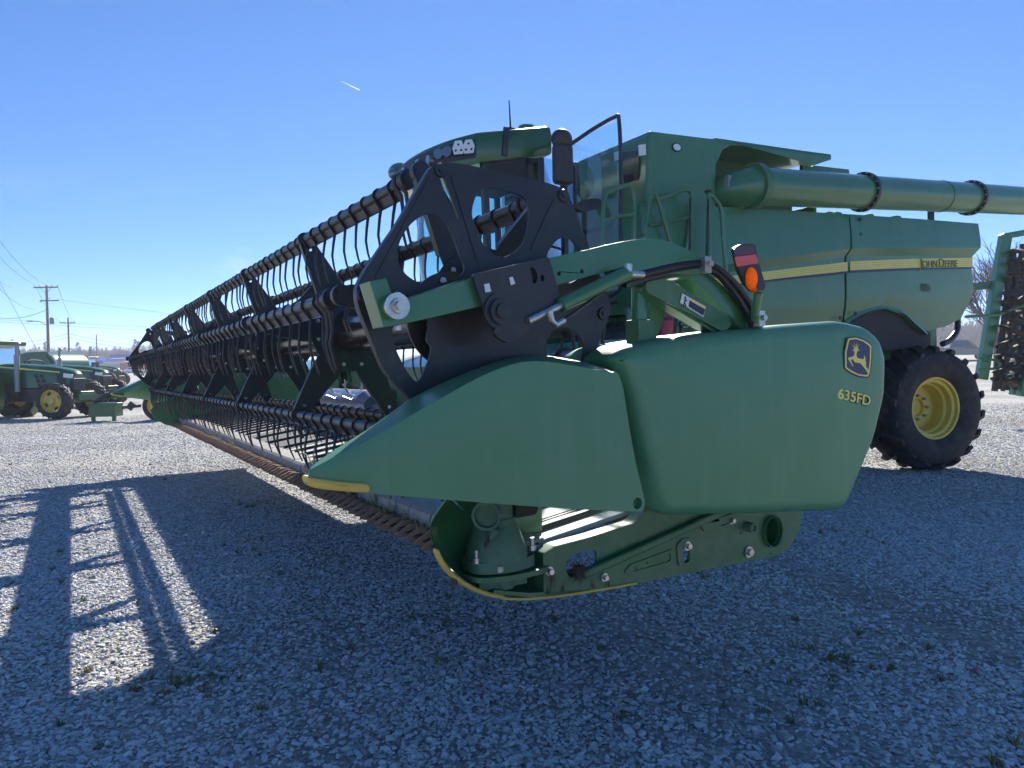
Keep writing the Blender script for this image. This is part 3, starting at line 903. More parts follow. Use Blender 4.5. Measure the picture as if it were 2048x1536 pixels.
bot = [(2.217, 1.917), (2.009, 1.907), (1.838, 1.884), (1.810, 1.903), (1.801, 1.923), (1.492, 1.841)]
ua.plate(list(top) + bot, [circ([(1.510, 1.884)][0], .008, 10), circ([(1.611, 1.897)][0], .008, 10)], 2.22, 2.34)
arm_u = H.part('reel_arm_upper', ua, GREEN, bevel=0.008)
la = MB()
lo_ = crom([(1.924, 1.870), (2.053, 1.911), (2.187, 1.932), (2.284, 1.923), (2.390, 1.861), (2.472, 1.784), (2.538, 1.691)], 5)
li_ = crom([(2.477, 1.695), (2.388, 1.767), (2.306, 1.825), (2.230, 1.875), (2.173, 1.903), (2.066, 1.896), (1.944, 1.856)], 5)
la.plate(list(lo_) + list(li_), [], 2.26, 2.36)
H.part('reel_arm_lower', la, GREEN, bevel=0.006)
# hoses over the arch
def hose(pts, y, r, name='hydraulic_hose', m=HOSE):
    P = crom([(p[0], y, p[1]) for p in pts], 6)
    return H.part(name, MB().tube(P, r, 10), m)
hose([(1.784, 1.871), (1.941, 1.911), (2.124, 1.949), (2.261, 1.957), (2.380, 1.897), (2.476, 1.811), (2.545, 1.717)], 2.225, .016)
hose([(1.817, 1.861), (1.966, 1.898), (2.150, 1.935), (2.272, 1.939), (2.368, 1.880), (2.455, 1.795), (2.514, 1.705)], 2.235, .016)
hose([(1.676, 1.842), (1.817, 1.872), (2.018, 1.924), (2.205, 1.948), (2.317, 1.929), (2.432, 1.841), (2.527, 1.727)], 2.25, .013)
hose([(1.403, 1.722), (1.458, 1.796), (1.523, 1.834), (1.612, 1.800), (1.751, 1.805), (1.899, 1.876)], 2.42, .010)
hose([(1.505, 2.034), (1.471, 1.941), (1.481, 1.869), (1.545, 1.798), (1.633, 1.726)], 2.42, .009)
for c in [(2.211, 1.954), (2.520, 1.744)]:
    H.part('hose_clamp', MB().box(c[0] - .018, c[0] + .018, 2.19, 2.26, c[1] - .035, c[1] + .03).lathe([(0, .013), (-.015, .013), (-.015, .001)], (c[0] + .004, 2.19, c[1]), (0, 1, 0), 6), STEEL)
# fore-aft cylinder
p, q = [(1.389, 1.729), (1.774, 1.893)]
m_ = (p[0] * .78 + q[0] * .22, p[1] * .78 + q[1] * .22)
H.part('fore_aft_cylinder', MB().tube([(m_[0], 2.16, m_[1]), (q[0], 2.16, q[1])], .026, 16), GREEN)
H.part('cylinder_rod', MB().tube([(p[0] - .05, 2.16, p[1] - .02), (m_[0], 2.16, m_[1])], .013, 12), STEEL)
fx, = [(1.808, 1.888)]
H.part('hose_fitting', MB().tube([(fx[0] - .07, 2.15, fx[1] - .002), (fx[0] + .03, 2.15, fx[1])], .013, 10).tube([(fx[0] - .04, 2.15, fx[1]), (fx[0] - .04, 2.15, fx[1] + .035)], .016, 10), STEEL)
P = [(1.416, 1.743), (1.422, 1.712), (1.440, 1.696), (1.473, 1.713), (1.563, 1.764)]
H.part('hose_elbow', MB().tube([(x, 2.14, z) for x, z in P[:4]], .012, 10), STEEL)
hose(P[3:] + [(1.721, 1.862)], 2.15, .006)
# lift cylinder (upright) and the safety prop with its sticker
(lx, lz0), (_, lz1), (_, lz2) = [(1.960, 1.886), (1.957, 1.732), (1.971, 1.603)]
H.part('lift_cylinder', MB().tube([(lx, 2.32, lz1), (lx, 2.32, lz0)], .030, 18), GREEN)
H.part('cylinder_rod', MB().tube([(lx, 2.32, lz2), (lx, 2.32, lz1)], .017, 14), STEEL)
H.part('lift_cylinder_base', MB().box(lx - .038, lx + .042, 2.28, 2.36, lz2 - .05, lz2 + .13), GREEN_D, bevel=.004)
pr = MB().plate(fillet([(1.933, 1.880), (2.015, 1.893), (2.061, 1.885), (2.381, 1.753), (2.398, 1.716), (2.348, 1.684), (2.139, 1.766), (1.932, 1.837)], .02), [], 2.245, 2.26)
pr.plate([(1.932, 1.856), (2.348, 1.686), (2.334, 1.675), (1.932, 1.843)], [], 2.262, 2.33)
pro = H.part('safety_prop', pr, GREEN_D, bevel=.003)
sq = [(2.118, 1.837), (2.246, 1.788), (2.231, 1.745), (2.106, 1.799)]
H.part('warning_sticker', MB().plate(sq, [], 2.2405, 2.243), WHITE, pro)
H.part('warning_sticker_text', MB().plate([(2.155, 1.810), (2.240, 1.776), (2.228, 1.751), (2.149, 1.786)], [], 2.2385, 2.24), DECAL_N, pro)
H.part('warning_sticker_band', MB().plate([(2.155, 1.820), (2.243, 1.786), (2.240, 1.778), (2.155, 1.812)], [], 2.2385, 2.24), DECAL_Y, pro)
x, z = sq[0]
H.part('warning_pictogram', MB().sphere((x + .014, 2.2395, z - .016), .005, 8, 6, sc_=(1, .2, 1)).bar((x + .014, 2.2395, z - .02), (x + .010, 2.2395, z - .038), .006, .002, upv=(0, 1, 0)).bar((x + .010, 2.2395, z - .036), (x + .017, 2.2395, z - .052), .004, .002, upv=(0, 1, 0)).bar((x + .010, 2.2395, z - .036), (x + .002, 2.2395, z - .05), .004, .002, upv=(0, 1, 0)).bar((x + .013, 2.2395, z - .024), (x + .023, 2.2395, z - .030), .004, .002, upv=(0, 1, 0)), DARK, pro)
# second strut
H.part('arm_strut', MB().plate(fillet([(2.079, 1.844), (2.170, 1.826), (2.134, 1.721), (2.084, 1.637), (2.035, 1.637), (2.059, 1.740)], .015), [], 2.38, 2.42), GREEN_D, bevel=.003)

# --- far support arm, simply mirrored
fm_ = MB().plate([(.82, 1.69), (.85, 1.84), (1.5, 1.95), (1.91, 2.04), (2.25, 1.96), (2.62, 1.74), (2.5, 1.70), (2.1, 1.86), (1.5, 1.80), (.86, 1.68)], [], 13.42, 13.52)
H.part('reel_arm_far', fm_, GREEN, bevel=.006)

# --- marker lamp on its bent tube
MY = 2.06
tp = crom([(*[[(2.350, 1.832)][0][0]], MY, [(2.350, 1.832)][0][1]), ([(2.358, 1.779)][0][0], MY + .02, [(2.358, 1.779)][0][1]), ([(2.386, 1.736)][0][0], MY + .05, [(2.386, 1.736)][0][1]), ([(2.474, 1.738)][0][0], MY + .12, [(2.474, 1.738)][0][1]), ([(2.564, 1.735)][0][0], MY + .2, [(2.564, 1.735)][0][1]), ([(2.641, 1.698)][0][0], MY + .24, [(2.641, 1.698)][0][1])], 6)
mk = H.part('marker_stalk', MB().tube(tp, .017, 12), GREEN)
H.part('marker_plate', MB().plate(fillet([(2.217, 1.998), (2.250, 2.014), (2.297, 2.023), (2.336, 2.020), (2.349, 1.960), (2.393, 1.859), (2.382, 1.843), (2.316, 1.835), (2.275, 1.868), (2.243, 1.915)], .01), [circ([(2.311, 1.885)][0], .040, 20, .56, 1.0)], MY, MY + .018), BLACKPL, bevel=.002)
H.part('red_reflector', MB().plate([(2.216, 1.964), (2.335, 1.981), (2.349, 1.947), (2.229, 1.927)], [], MY - .003, MY), REFL)
H.part('dark_reflector', MB().plate([(2.211, 1.993), (2.244, 2.008), (2.322, 2.015), (2.333, 1.985), (2.216, 1.968)], [], MY - .003, MY), mat('dark_red_reflector', (0.10, 0.012, 0.02), 0.3, coat=.4))
(ax_, az_), = [(2.300, 1.884)]
H.part('amber_lamp', MB().sphere((ax_, MY - .008, az_), .044, 20, 14, sc_=(.58, .55, 1.0)), AMBER, label='amber marker lens below the red reflector')
(ax_, az_), = [(2.319, 1.844)]
H.part('lamp_plug', MB().sphere((ax_, MY, az_), .016, 10, 8), AMBER)

# --- moulded divider shields at the near end
YS = 2.08
def front_shield(y, sg):
    """outer face towards sg; bevelled ridge runs up from the point"""
    lo = [(0.556, 1.239), (0.624, 1.219), (0.741, 1.194), (0.930, 1.160), (1.173, 1.117), (1.424, 1.075), (1.712, 1.031)]
    hi = [(0.568, 1.277), (0.637, 1.308), (0.760, 1.361), (0.936, 1.446), (1.154, 1.542), (1.334, 1.572), (1.625, 1.527)]
    rg = [(0.582, 1.283)] + [(0.677, 1.322)] + [(0.830, 1.384)] + [(1.044, 1.488)] + [(1.304, 1.577), (1.494, 1.597), (1.820, 1.542)]
    cols = 40
    def samp(L, s):
        P = np.array(L); t = np.linspace(0, 1, len(P))
        c = np.array(crom([tuple(p) for p in P], 8)); tt = np.linspace(0, 1, len(c))
        return np.array([np.interp(s, tt, c[:, 0]), np.interp(s, tt, c[:, 1])])
    v, f = [], []
    rows = None
    for i in range(cols + 1):
        s = i / cols
        l, h, r = samp(lo, s), samp(hi, s), samp(rg, s)
        w = 0.25 * min(1, s * 1.9 + .12)
        bul = 0.010 * math.sin(math.pi * min(1, s * .95 + .05))
        col = []
        for k in range(9):
            t = k / 8
            p = l * (1 - t) + h * t
            col.append((p[0], y - sg * bul * math.sin(math.pi * (t * .8 + .1)), p[1]))
        for k in range(1, 5):
            t = k / 4
            p = h * (1 - t) + r * t
            col.append((p[0], y + sg * w * .9 * t, p[1] + 0.002 * math.sin(math.pi * t)))
        col.append((r[0], y + sg * w * 1.15, r[1] - .012))
        col.append((r[0], y + sg * w * 1.2, r[1] - .05))
        col.append((l[0] * .6 + r[0] * .4, y + sg * w * 1.1, l[1] * .6 + r[1] * .4))
        col.append((l[0], y + sg * (.02 + w * .3), l[1] + .004))
        rows = len(col)
        v += col
    for i in range(cols):
        for k in range(rows):
            a, b = i * rows + k, i * rows + (k + 1) % rows
            f.append((a, b, b + rows, a + rows))
    f.append(tuple(range(rows)))
    f.append(tuple(cols * rows + k for k in range(rows)))
    return MB().add(v, f)
# rounded rear edge and the finger hole are cut from the flat rear strip of the shield
def rear_strip(y):
    out = fillet([(1.621, 1.527), (1.654, 1.534), (1.678, 1.488), (1.700, 1.360), (1.729, 1.216), (1.773, 1.059), (1.763, 1.026), (1.708, 1.032), (1.647, 1.257)], [.0, .03, .05, .05, .05, .02, .03, .0, .0])
    hole = circ([(1.738, 1.059)][0], .021, 20)
    return MB().plate(out, [hole], y, y + .03)
fs = front_shield(YS, 1)
st_ = rear_strip(YS)
fso = H.part('front_shield', fs, PLASTIC, smooth=22, bevel=.004, label='pointed green divider shield at the near end')
H.part('shield_edge', st_, PLASTIC, fso, smooth=50)
tipc = [(0.554, 1.263), (0.593, 1.251), (0.679, 1.234), (0.735, 1.225), (0.736, 1.199), (0.678, 1.206), (0.592, 1.223), (0.559, 1.234)]
H.part('yellow_tip', panel(fillet(tipc, .012), YS - .022, .06, .010, .004, n=70), YEL_PL, fso, label='scuffed yellow wear strip on the shield point')
# same shield at the far end
fs2 = front_shield(13.66, -1)
fo2 = H.part('front_shield', fs2, PLASTIC, smooth=60, label='green divider shield at the far end')
H.part('yellow_tip', MB().plate([(x - .0, z) for x, z in fillet(tipc, .012)], [], 13.46, 13.66), YEL_PL, fo2)
# big rear shield
YR = 2.17
rs_out = fillet([(1.698, 1.581), (1.792, 1.628), (2.141, 1.672), (2.605, 1.714), (3.040, 1.743), (3.231, 1.718), (3.330, 1.663), (3.376, 1.567), (3.366, 1.391), (3.281, 1.181), (3.155, 1.003), (3.076, 0.890), (3.022, 0.869), (2.411, 0.923), (1.985, 0.966), (1.928, 0.996), (1.896, 1.070), (1.848, 1.235), (1.803, 1.424), (1.753, 1.527)], [.05, .04, .04, .05, .05, .04, .03, .04, .04, .06, .05, .02, .02, .05, .03, .02, .03, .05, .05, .05, .03])
rs = panel(rs_out, YR, .34, .060, .014, n=220, rings=8)
rso = H.part('rear_shield', rs, PLASTIC, smooth=60, label='large green rear shield with emblem and model number')
# emblem
ey = YR - .0085
def up_(pts, c=(1660.0, 640.0), s=4.8):
    return pts
em_o = fillet([(3.039, 1.663), (3.102, 1.669), (3.166, 1.656), (3.224, 1.630), (3.221, 1.554), (3.204, 1.485), (3.185, 1.475), (3.116, 1.482), (3.059, 1.500), (3.014, 1.522), (3.013, 1.595)], .012)
em_y = fillet([(3.046, 1.658), (3.102, 1.663), (3.161, 1.650), (3.215, 1.627), (3.212, 1.555), (3.196, 1.490), (3.181, 1.482), (3.118, 1.489), (3.064, 1.506), (3.023, 1.525), (3.023, 1.595)], .010)
em_b = fillet([(3.053, 1.652), (3.102, 1.656), (3.155, 1.645), (3.205, 1.622), (3.203, 1.555), (3.188, 1.495), (3.177, 1.489), (3.120, 1.495), (3.070, 1.511), (3.032, 1.528), (3.032, 1.595)], .009)
H.part('emblem', MB().plate(em_o, [], ey - .002, ey + .03), mat('emblem_dark_green', (0.01, 0.03, 0.02), 0.35), rso)
H.part('emblem_ring', MB().plate(em_y, [em_b], ey - .0035, ey - .001), DECAL_Y, rso)
H.part('emblem_field', MB().plate(em_b, [], ey - .0028, ey - .001), mat('emblem_blue', (0.016, 0.022, 0.085), 0.35), rso)
deer = [(3.074, 1.605), (3.089, 1.600), (3.089, 1.586), (3.077, 1.576), (3.045, 1.572), (3.044, 1.565), (3.054, 1.555), (3.076, 1.531), (3.079, 1.534), (3.066, 1.553), (3.062, 1.562), (3.077, 1.564), (3.092, 1.550), (3.130, 1.545), (3.149, 1.533), (3.175, 1.511), (3.189, 1.498), (3.195, 1.497), (3.189, 1.513), (3.173, 1.530), (3.172, 1.552), (3.166, 1.559), (3.172, 1.561), (3.165, 1.579), (3.158, 1.576), (3.159, 1.564), (3.141, 1.565), (3.112, 1.569), (3.102, 1.581), (3.108, 1.600), (3.127, 1.606), (3.114, 1.609), (3.118, 1.636), (3.112, 1.620), (3.109, 1.612), (3.105, 1.640), (3.101, 1.617), (3.098, 1.614), (3.090, 1.643), (3.092, 1.617), (3.094, 1.612), (3.073, 1.634), (3.082, 1.619), (3.090, 1.610), (3.075, 1.607)]
H.part('emblem_deer', MB().plate(deer, [], ey - .0042, ey - .001), DECAL_Y, rso, smooth=0)
(tx, tz), (tx2, tz2) = [(2.967, 1.391), (3.200, 1.347)]
ta = math.atan2(tz2 - tz, tx2 - tx)
tw = math.hypot(tx2 - tx, tz2 - tz)
t1 = text_mb('635FD', 1.0, (0, 0), 0, 0, .002)
w1 = max(p[0] for p in t1.v) - min(p[0] for p in t1.v)
hgt = abs([(2.967, 1.391)][0][1] - [(2.978, 1.437)][0][1])
S_ = hgt / .70
k_ = tw / (w1 * S_)
H.part('model_number_outline', text_mb('635FD', S_, (tx + .001, tz - .001), YR - .0065, ta, .0022, bold=.004, sx_=k_), DARK, rso, smooth=0)  # dark sticker outline around the number
H.part('model_number', text_mb('635FD', S_, (tx, tz), YR - .0090, ta, .0014, bold=.001, sx_=k_), DECAL_Y, rso, smooth=0)

# --- near end frame below the shields
YE = 2.50
ef = MB()
outl = fillet([(1.602, 0.810), (1.665, 0.833), (1.834, 0.847), (2.068, 0.877), (2.158, 0.934), (3.154, 0.825), (3.122, 0.700), (3.051, 0.630), (2.942, 0.608), (2.512, 0.612), (2.096, 0.614), (1.855, 0.611), (1.603, 0.645)], [.01, .01, .02, .02, .02, .02, .03, .04, .03, 0, 0, 0, .01])
slot1 = crom([(1.712, 0.753), (1.737, 0.782), (1.807, 0.795), (1.853, 0.791), (1.868, 0.764), (1.857, 0.728), (1.821, 0.696), (1.755, 0.689), (1.721, 0.707)], 4, True)
rh = [(2.922, 0.735)][0]
slot2 = fillet([(2.341, 0.741), (2.384, 0.744), (2.382, 0.672), (2.358, 0.662), (2.340, 0.674)], .012)
ef.plate(outl, [slot1, circ(rh, .062, 28, .9, 1.12), slot2], YE, YE + .012)
n = len(outl)
ef.add([(p[0], YE, p[1]) for p in outl] + [(p[0], YE + .07, p[1]) for p in outl], [(i, (i + 1) % n, n + (i + 1) % n, n + i) for i in range(n)])
efo = H.part('end_frame', ef, GREEN_D, smooth=30, bevel=.002)
rb = MB().bar((*[[(1.778, 0.703)][0][0]], YE - .018, [(1.778, 0.703)][0][1]), ([(2.591, 0.874)][0][0], YE - .018, [(2.591, 0.874)][0][1]), .036, .034, upv=(0, 1, 0))
H.part('frame_rib', rb, GREEN_D, efo, bevel=.01)
H.part('frame_rib', MB().plate(fillet([(2.007, 0.675), (2.040, 0.703), (2.284, 0.737), (2.295, 0.676), (2.274, 0.663), (2.039, 0.656)], .012), [fillet([(2.039, 0.677), (2.056, 0.692), (2.266, 0.722), (2.272, 0.686), (2.056, 0.670)], .01)], YE - .006, YE), GREEN_D, efo, bevel=.002)
H.part('slot_pad', MB().plate(fillet([(2.305, 0.752), (2.345, 0.778), (2.399, 0.771), (2.403, 0.671), (2.372, 0.644), (2.313, 0.657)], .015), [slot2], YE - .008, YE), GREEN_D, efo, bevel=.002)
H.part('frame_rib', MB().plate(fillet([(2.443, 0.829), (2.666, 0.854), (2.692, 0.818), (2.473, 0.789)], .01), [], YE - .01, YE), GREEN_D, efo, bevel=.003)
tubh = MB().lathe([(-.02, .064), (-.024, .070), (.14, .070), (.14, .001)], (rh[0], YE, rh[1]), (0, 1, 0), 32)
tubh.v = [((x - rh[0]) * .9 + rh[0], y, (z - rh[1]) * 1.12 + rh[1]) for x, y, z in tubh.v]
H.part('beam_end', tubh, GREEN_D, efo)
H.part('beam_end_shade', MB().plate(circ(rh, .066, 24), [], YE + .11, YE + .12), DARK, efo)  # dark disc stands in for the shade inside the hole
H.part('beam_end_plug', MB().plate(circ((rh[0] - .02, rh[1] + .03), .03, 16), [], YE + .05, YE + .06).bar((rh[0] - .05, YE + .05, rh[1] + .05), (rh[0] + .02, YE + .05, rh[1] - .05), .012, .02, upv=(0, 1, 0)), GREEN, efo)
for (c, rr) in zip([(1.627, 0.738), (1.900, 0.671), (2.368, 0.739), (2.760, 0.657), (2.646, 0.821)], (.012, .011, .013, .017, .011)):
    m = MB(); bolt(m, c[0], YE - .002, c[1], rr, .024)
    H.part('frame_bolt', m, STEEL, efo)
c, = [(2.750, 0.779)]
H.part('pivot_stub', MB().lathe([(0, .024), (-.05, .024), (-.05, .014), (-.04, .014), (-.04, .001)], (c[0], YE, c[1]), (0, 1, 0), 20), CAST, efo)
for c in [(2.075, 0.682), (2.137, 0.695), (2.260, 0.685), (2.499, 0.818), (2.521, 0.820), (2.711, 0.752), (2.919, 0.625)]:
    hol = MB().lathe([(-.0012, .006), (-.0012, .0001)], (c[0], YE - .0005, c[1]), (0, 1, 0), 10)
    H.part('frame_hole', hol, DARK, efo)
# front curved end sheet with its yellow skid edge
fr_ = MB()
edge = crom([(1.214, 1.091), (1.127, 0.987), (1.135, 0.908), (1.178, 0.839), (1.264, 0.751), (1.381, 0.682), (1.550, 0.637)], 5)
back_ = [(1.673, 0.624), (1.684, 0.800), (1.729, 0.805), (1.729, 1.026), (1.278, 1.071)]
n = len(edge)
gcx, gcz = [(1.486, 0.872)][0]
v, f = [], []
for t, yy in ((0, 2.515), (.02, 2.535), (.10, 2.60), (.22, 2.655), (.40, 2.69), (.60, 2.70)):
    v += [(p[0] + (gcx - p[0]) * t, yy, p[1] + (gcz - p[1]) * t) for p in edge]
f = [(j * n + i, j * n + i + 1, (j + 1) * n + i + 1, (j + 1) * n + i) for j in range(5) for i in range(n - 1)]
fr_.add(v, f)
fr_.plate([(p[0] + (gcx - p[0]) * .55, p[1] + (gcz - p[1]) * .55) for p in edge] + back_, [], 2.702, 2.712)
H.part('front_end_sheet', fr_, GREEN, smooth=40)
sk = [(1.141, 0.888), (1.156, 0.853), (1.198, 0.795), (1.269, 0.738), (1.343, 0.698), (1.423, 0.669)]
H.part('skid_strip', MB().tube([(p[0], 2.505 + (i == 0) * .02, p[1] - .004) for i, p in enumerate(crom(sk, 4))], [.004] + [.009] * 19 + [.006], 8, flat=1.8), YEL_PL, label='yellow wear strip along the skid edge')
sk2 = [(1.408, 0.669), (1.532, 0.646), (1.722, 0.630), (2.077, 0.619)]
H.part('skid_strip', MB().tube([(p[0], 2.50, p[1] - .004) for p in crom(sk2, 4)], .0055, 6), YEL_PL)
H.part('skid_plate', MB().plate([(1.370, 0.689), (1.538, 0.646), (1.855, 0.611), (2.096, 0.614), (2.097, 0.627), (1.855, 0.628), (1.538, 0.664), (1.381, 0.702)], [], 2.50, 2.80), GREEN_D)
# knife drive gearbox
(gx, _), = [(1.434, 0.899)]
def gzv(v):
    return 1.55 + ([(1.434, 0.899)][0][1] - 1.55) * (v - 735.6) / (1080 - 735.6)
gb = MB()
gb.lathe([(gzv(1000), .001), (gzv(1000), .070), (gzv(1042), .070), (gzv(1046), .078), (gzv(1056), .078), (gzv(1060), .084), (gzv(1070), .092), (gzv(1108), .122), (gzv(1128), .124), (gzv(1130), .001)], (gx, 2.58, 0), (0, 0, 1), 36)
gbo = H.part('knife_gearbox', gb, CAST, smooth=40, label='cast iron knife drive gearbox under the shield')
fl = MB().plate(crom([(gx - .13, 2.56), (gx - .10, 2.50), (gx, 2.47), (gx + .12, 2.50), (gx + .15, 2.56), (gx + .12, 2.66), (gx - .10, 2.66)], 5, True), [], gzv(1150), gzv(1126), ax='z')
H.part('gearbox_flange', fl, CAST, gbo, bevel=.006)
H.part('gearbox_flange', MB().plate(crom([(gx - .15, 2.57), (gx - .12, 2.49), (gx, 2.455), (gx + .14, 2.47), (gx + .20, 2.52), (gx + .16, 2.69), (gx - .14, 2.69)], 5, True), [], gzv(1164), gzv(1153), ax='z'), GREEN_D, gbo, bevel=.004)
H.part('input_pipe', MB().lathe([(0, .001), (0, .052), (-.012, .056), (-.03, .056), (-.03, .046), (-.01, .044), (-.01, .001)], (gx - .075, 2.51, gzv(1030)), (.62, .78, .05), 24), CAST, gbo)
H.part('output_pipe', MB().lathe([(-.06, .001), (-.06, .042), (.05, .042), (.05, .001)], (gx + .11, 2.56, gzv(1028)), (1, .1, 0), 20), DARK, gbo)
for dx, dy, vv in ((-.115, 2.53, 1128), (-.04, 2.485, 1146), (.13, 2.52, 1118)):
    H.part('gearbox_bolt', MB().lathe([(0, .016), (.02, .016), (.02, .009), (.05, .009), (.05, .001)], (gx + dx, dy, gzv(vv)), (0, 0, 1), 8), STEEL, gbo)
H.part('gearbox_tag', MB().plate([(gx - .105, gzv(1088)), (gx - .075, gzv(1068)), (gx - .065, gzv(1072)), (gx - .095, gzv(1094))], [], 2.488, 2.492), DARK, gbo)
H.part('gearbox_boss', MB().tube([(gx - .05, 2.50, gzv(1062)), (gx - .075, 2.50, gzv(1080))], [.026, .014], 10), CAST, gbo)
kb = MB().lathe([(gzv(1190), .001), (gzv(1190), .05), (gzv(1164), .055)], (gx + .01, 2.56, 0), (0, 0, 1), 20)
kb.bar((gx - .1, 2.56, gzv(1180)), (gx + .1, 2.54, gzv(1176)), .06, .03)
H.part('knife_head', kb, CAST)
# top-beam pipe and hydraulic bits seen between the shields
c, = [(1.838, 1.589)]
H.part('drive_coupling', MB().lathe([(-.05, .001), (-.05, .030), (-.03, .034), (.10, .034), (.10, .05), (.2, .05)], (c[0], 2.62, c[1]), (.35, 1, 0), 20), BLACK)
# far end sheet
fe = MB().plate([(1.18, 1.08), (1.10, .97), (1.15, .85), (1.30, .74), (1.5, .67), (2.1, .63), (3.0, .62), (3.1, .8), (3.1, 1.55), (2.7, 1.6), (2.0, 1.3)], [], 13.36, 13.40)
H.part('far_end_sheet', fe, GREEN)
H.part('rear_shield', panel([(1.9, 1.0), (3.0, .9), (3.3, 1.5), (3.0, 1.72), (1.8, 1.6)], 13.44, .12, .02, .0, n=60), PLASTIC)
# straw and weeds caught on the knife and frame
def blades(mb, c, n, h, spread, w=.003, droop=False, mi=None):
    for i in range(n):
        a = random.uniform(0, 6.283); l = h * random.uniform(.4, 1.1); s = random.uniform(.2, 1) * spread
        b0 = np.array(c) + np.array([random.uniform(-1, 1) * spread * .35, random.uniform(-1, 1) * spread * .35, 0])
        sg = -1 if droop else 1
        p1 = b0 + np.array([math.cos(a) * s * .35, math.sin(a) * s * .35, sg * l * .6])
        p2 = b0 + np.array([math.cos(a) * s, math.sin(a) * s, sg * l])
        t = np.array([-math.sin(a), math.cos(a), 0]) * w * random.uniform(.6, 1.3)
        mb.add([b0 - t, b0 + t, p1 + t * .7, p1 - t * .7, p2], [(0, 1, 2, 3), (3, 2, 4)], random.randrange(2) if mi is None else mi)
STRAW = mat('dry_straw', (0.42, 0.32, 0.16), 0.8, var=.3, vscale=20)
GRASS = mat('green_grass', (0.16, 0.22, 0.045), 0.7, var=.3, vscale=15)
sw = MB()
for i in range(170):
    y = A0 + (A1 - A0) * random.random() ** 1.4
    blades(sw, (1.49 + random.uniform(-.05, .04), y, .775), 3, .06, .08, .002)
blades(sw, (1.50, 4.55, .76), 90, .17, .09, .003)
blades(sw, (1.51, 4.15, .76), 26, .12, .06, .003)
blades(sw, (1.50, 3.85, .76), 20, .12, .06, .003)
c, = [(0.641, 1.247)]
blades(sw, (c[0] + .02, 2.30, c[1] - .05), 26, .10, .06, .0025)
blades(sw, (c[0] + .02, 2.30, c[1]), 10, .09, .12, .0025)
o = link('caught_straw', sw.shift(-H.base).mesh('caught_straw', [STRAW, GRASS], 0), H.e)
o['kind'] = 'stuff'
ro = MB()
ROOT = mat('dry_roots', (0.12, 0.085, 0.05), 0.9, var=.3)
c, = [(1.767, 0.741)]
blades(ro, (c[0], 2.485, c[1]), 150, .075, .055, .0016, True, 0)
blades(ro, (c[0], 2.50, c[1] - .03), 60, .06, .05, .0016, False, 0)
c, = [(1.632, 0.725)]
blades(ro, (c[0], 2.48, c[1]), 26, .07, .03, .0012, True, 0)
for cc in [(1.619, 0.648), (1.691, 0.646), (1.840, 0.635), (1.918, 0.628)]:
    blades(ro, (cc[0], 2.49, cc[1]), 10, .05, .02, .0012, False, 0)
c, = [(1.207, 0.777)]
blades(ro, (c[0], 2.50, c[1]), 22, .05, .03, .0014, True, 0)
o = H.part('caught_roots', ro, ROOT, smooth=0)
o['kind'] = 'stuff'

# ------------------------------------------------------------------ combine harvester
CB = Thing('combine_harvester', 'large green combine harvester with long unloading tube, carrying the header', 'combine', base=(7.5, 7.85, 0.0), frame=PHI)
NS = 6.20       # near side plane
def side_rows(us):
    """rows of the side shell at the columns us: top, ledge, stripe band, crease, bottom"""
    return us
def shell(rows, offs, name, split=6):
    """rows: list of polylines [(r,z)...] with the same number of points; offs: y offset of each row"""
    ncol = 25
    v, f = [], []
    rr = []
    for L in rows:
        P = np.array(L); t = np.r_[0, np.cumsum(np.hypot(*np.diff(P, axis=0).T))]; t /= t[-1]
        s = np.linspace(0, 1, ncol)
        rr.append(np.c_[np.interp(s, t, P[:, 0]), np.interp(s, t, P[:, 1])])
    m = len(rows)
    for L, o_ in zip(rr, offs):
        v += [(p[0], NS + o_, p[1]) for p in L]
    v += [(p[0], NS + .45, p[1]) for p in rr[0]] + [(p[0], NS + .45, p[1]) for p in rr[-1]]
    order = [m] + list(range(m)) + [m + 1]
    for a, b in zip(order[:-1], order[1:]):
        for i in range(ncol - 1):
            f.append((a * ncol + i, a * ncol + i + 1, b * ncol + i + 1, b * ncol + i))
    for i in (0, ncol - 1):
        f.append(tuple(k * ncol + i for k in order))
    return MB().add(v, f), rr
offs = [0.0, -.03, -.035, .035, .045, .045, .055, .085]
rows_r = [[(8.805, 3.481), (10.244, 3.547), (11.874, 3.612)], [(8.802, 3.209), (10.241, 3.275), (11.885, 3.349)], [(8.800, 3.033), (10.240, 3.135), (11.871, 3.243)], [(8.778, 2.935), (10.239, 3.037), (11.773, 3.116)],
          [(8.786, 2.721), (10.237, 2.828), (11.772, 2.929)], [(8.792, 2.428), (10.234, 2.534), (11.824, 2.608)], [(8.790, 2.285), (10.232, 2.366), (11.796, 2.517)], [(8.788, 2.102), (9.541, 2.305), (10.230, 2.184), (10.616, 1.978), (11.163, 2.056), (11.548, 2.181)]]
rows_f = [[(5.272, 3.294), (6.944, 3.386), (8.775, 3.479)], [(5.265, 2.944), (6.940, 3.093), (8.771, 3.206)], [(5.258, 2.519), (6.934, 2.752), (8.759, 3.024)], [(5.256, 2.434), (6.933, 2.664), (8.737, 2.926)],
          [(5.253, 2.232), (6.930, 2.470), (8.744, 2.712)], [(5.248, 1.987), (6.926, 2.199), (8.751, 2.427)], [(5.247, 1.907), (6.924, 2.093), (8.749, 2.284)], [(5.244, 1.774), (6.921, 1.905), (8.747, 2.089)]]
sr, rr_r = shell(rows_r, offs, 'r')
sf, rr_f = shell(rows_f, offs, 'f')
pr_ = CB.part('side_panel', sr, GREEN, smooth=28, bevel=.006, label='rear side panel with stripe and lettering')
pf_ = CB.part('side_panel', sf, GREEN, smooth=28, bevel=.006, label='front side panel with stripe')
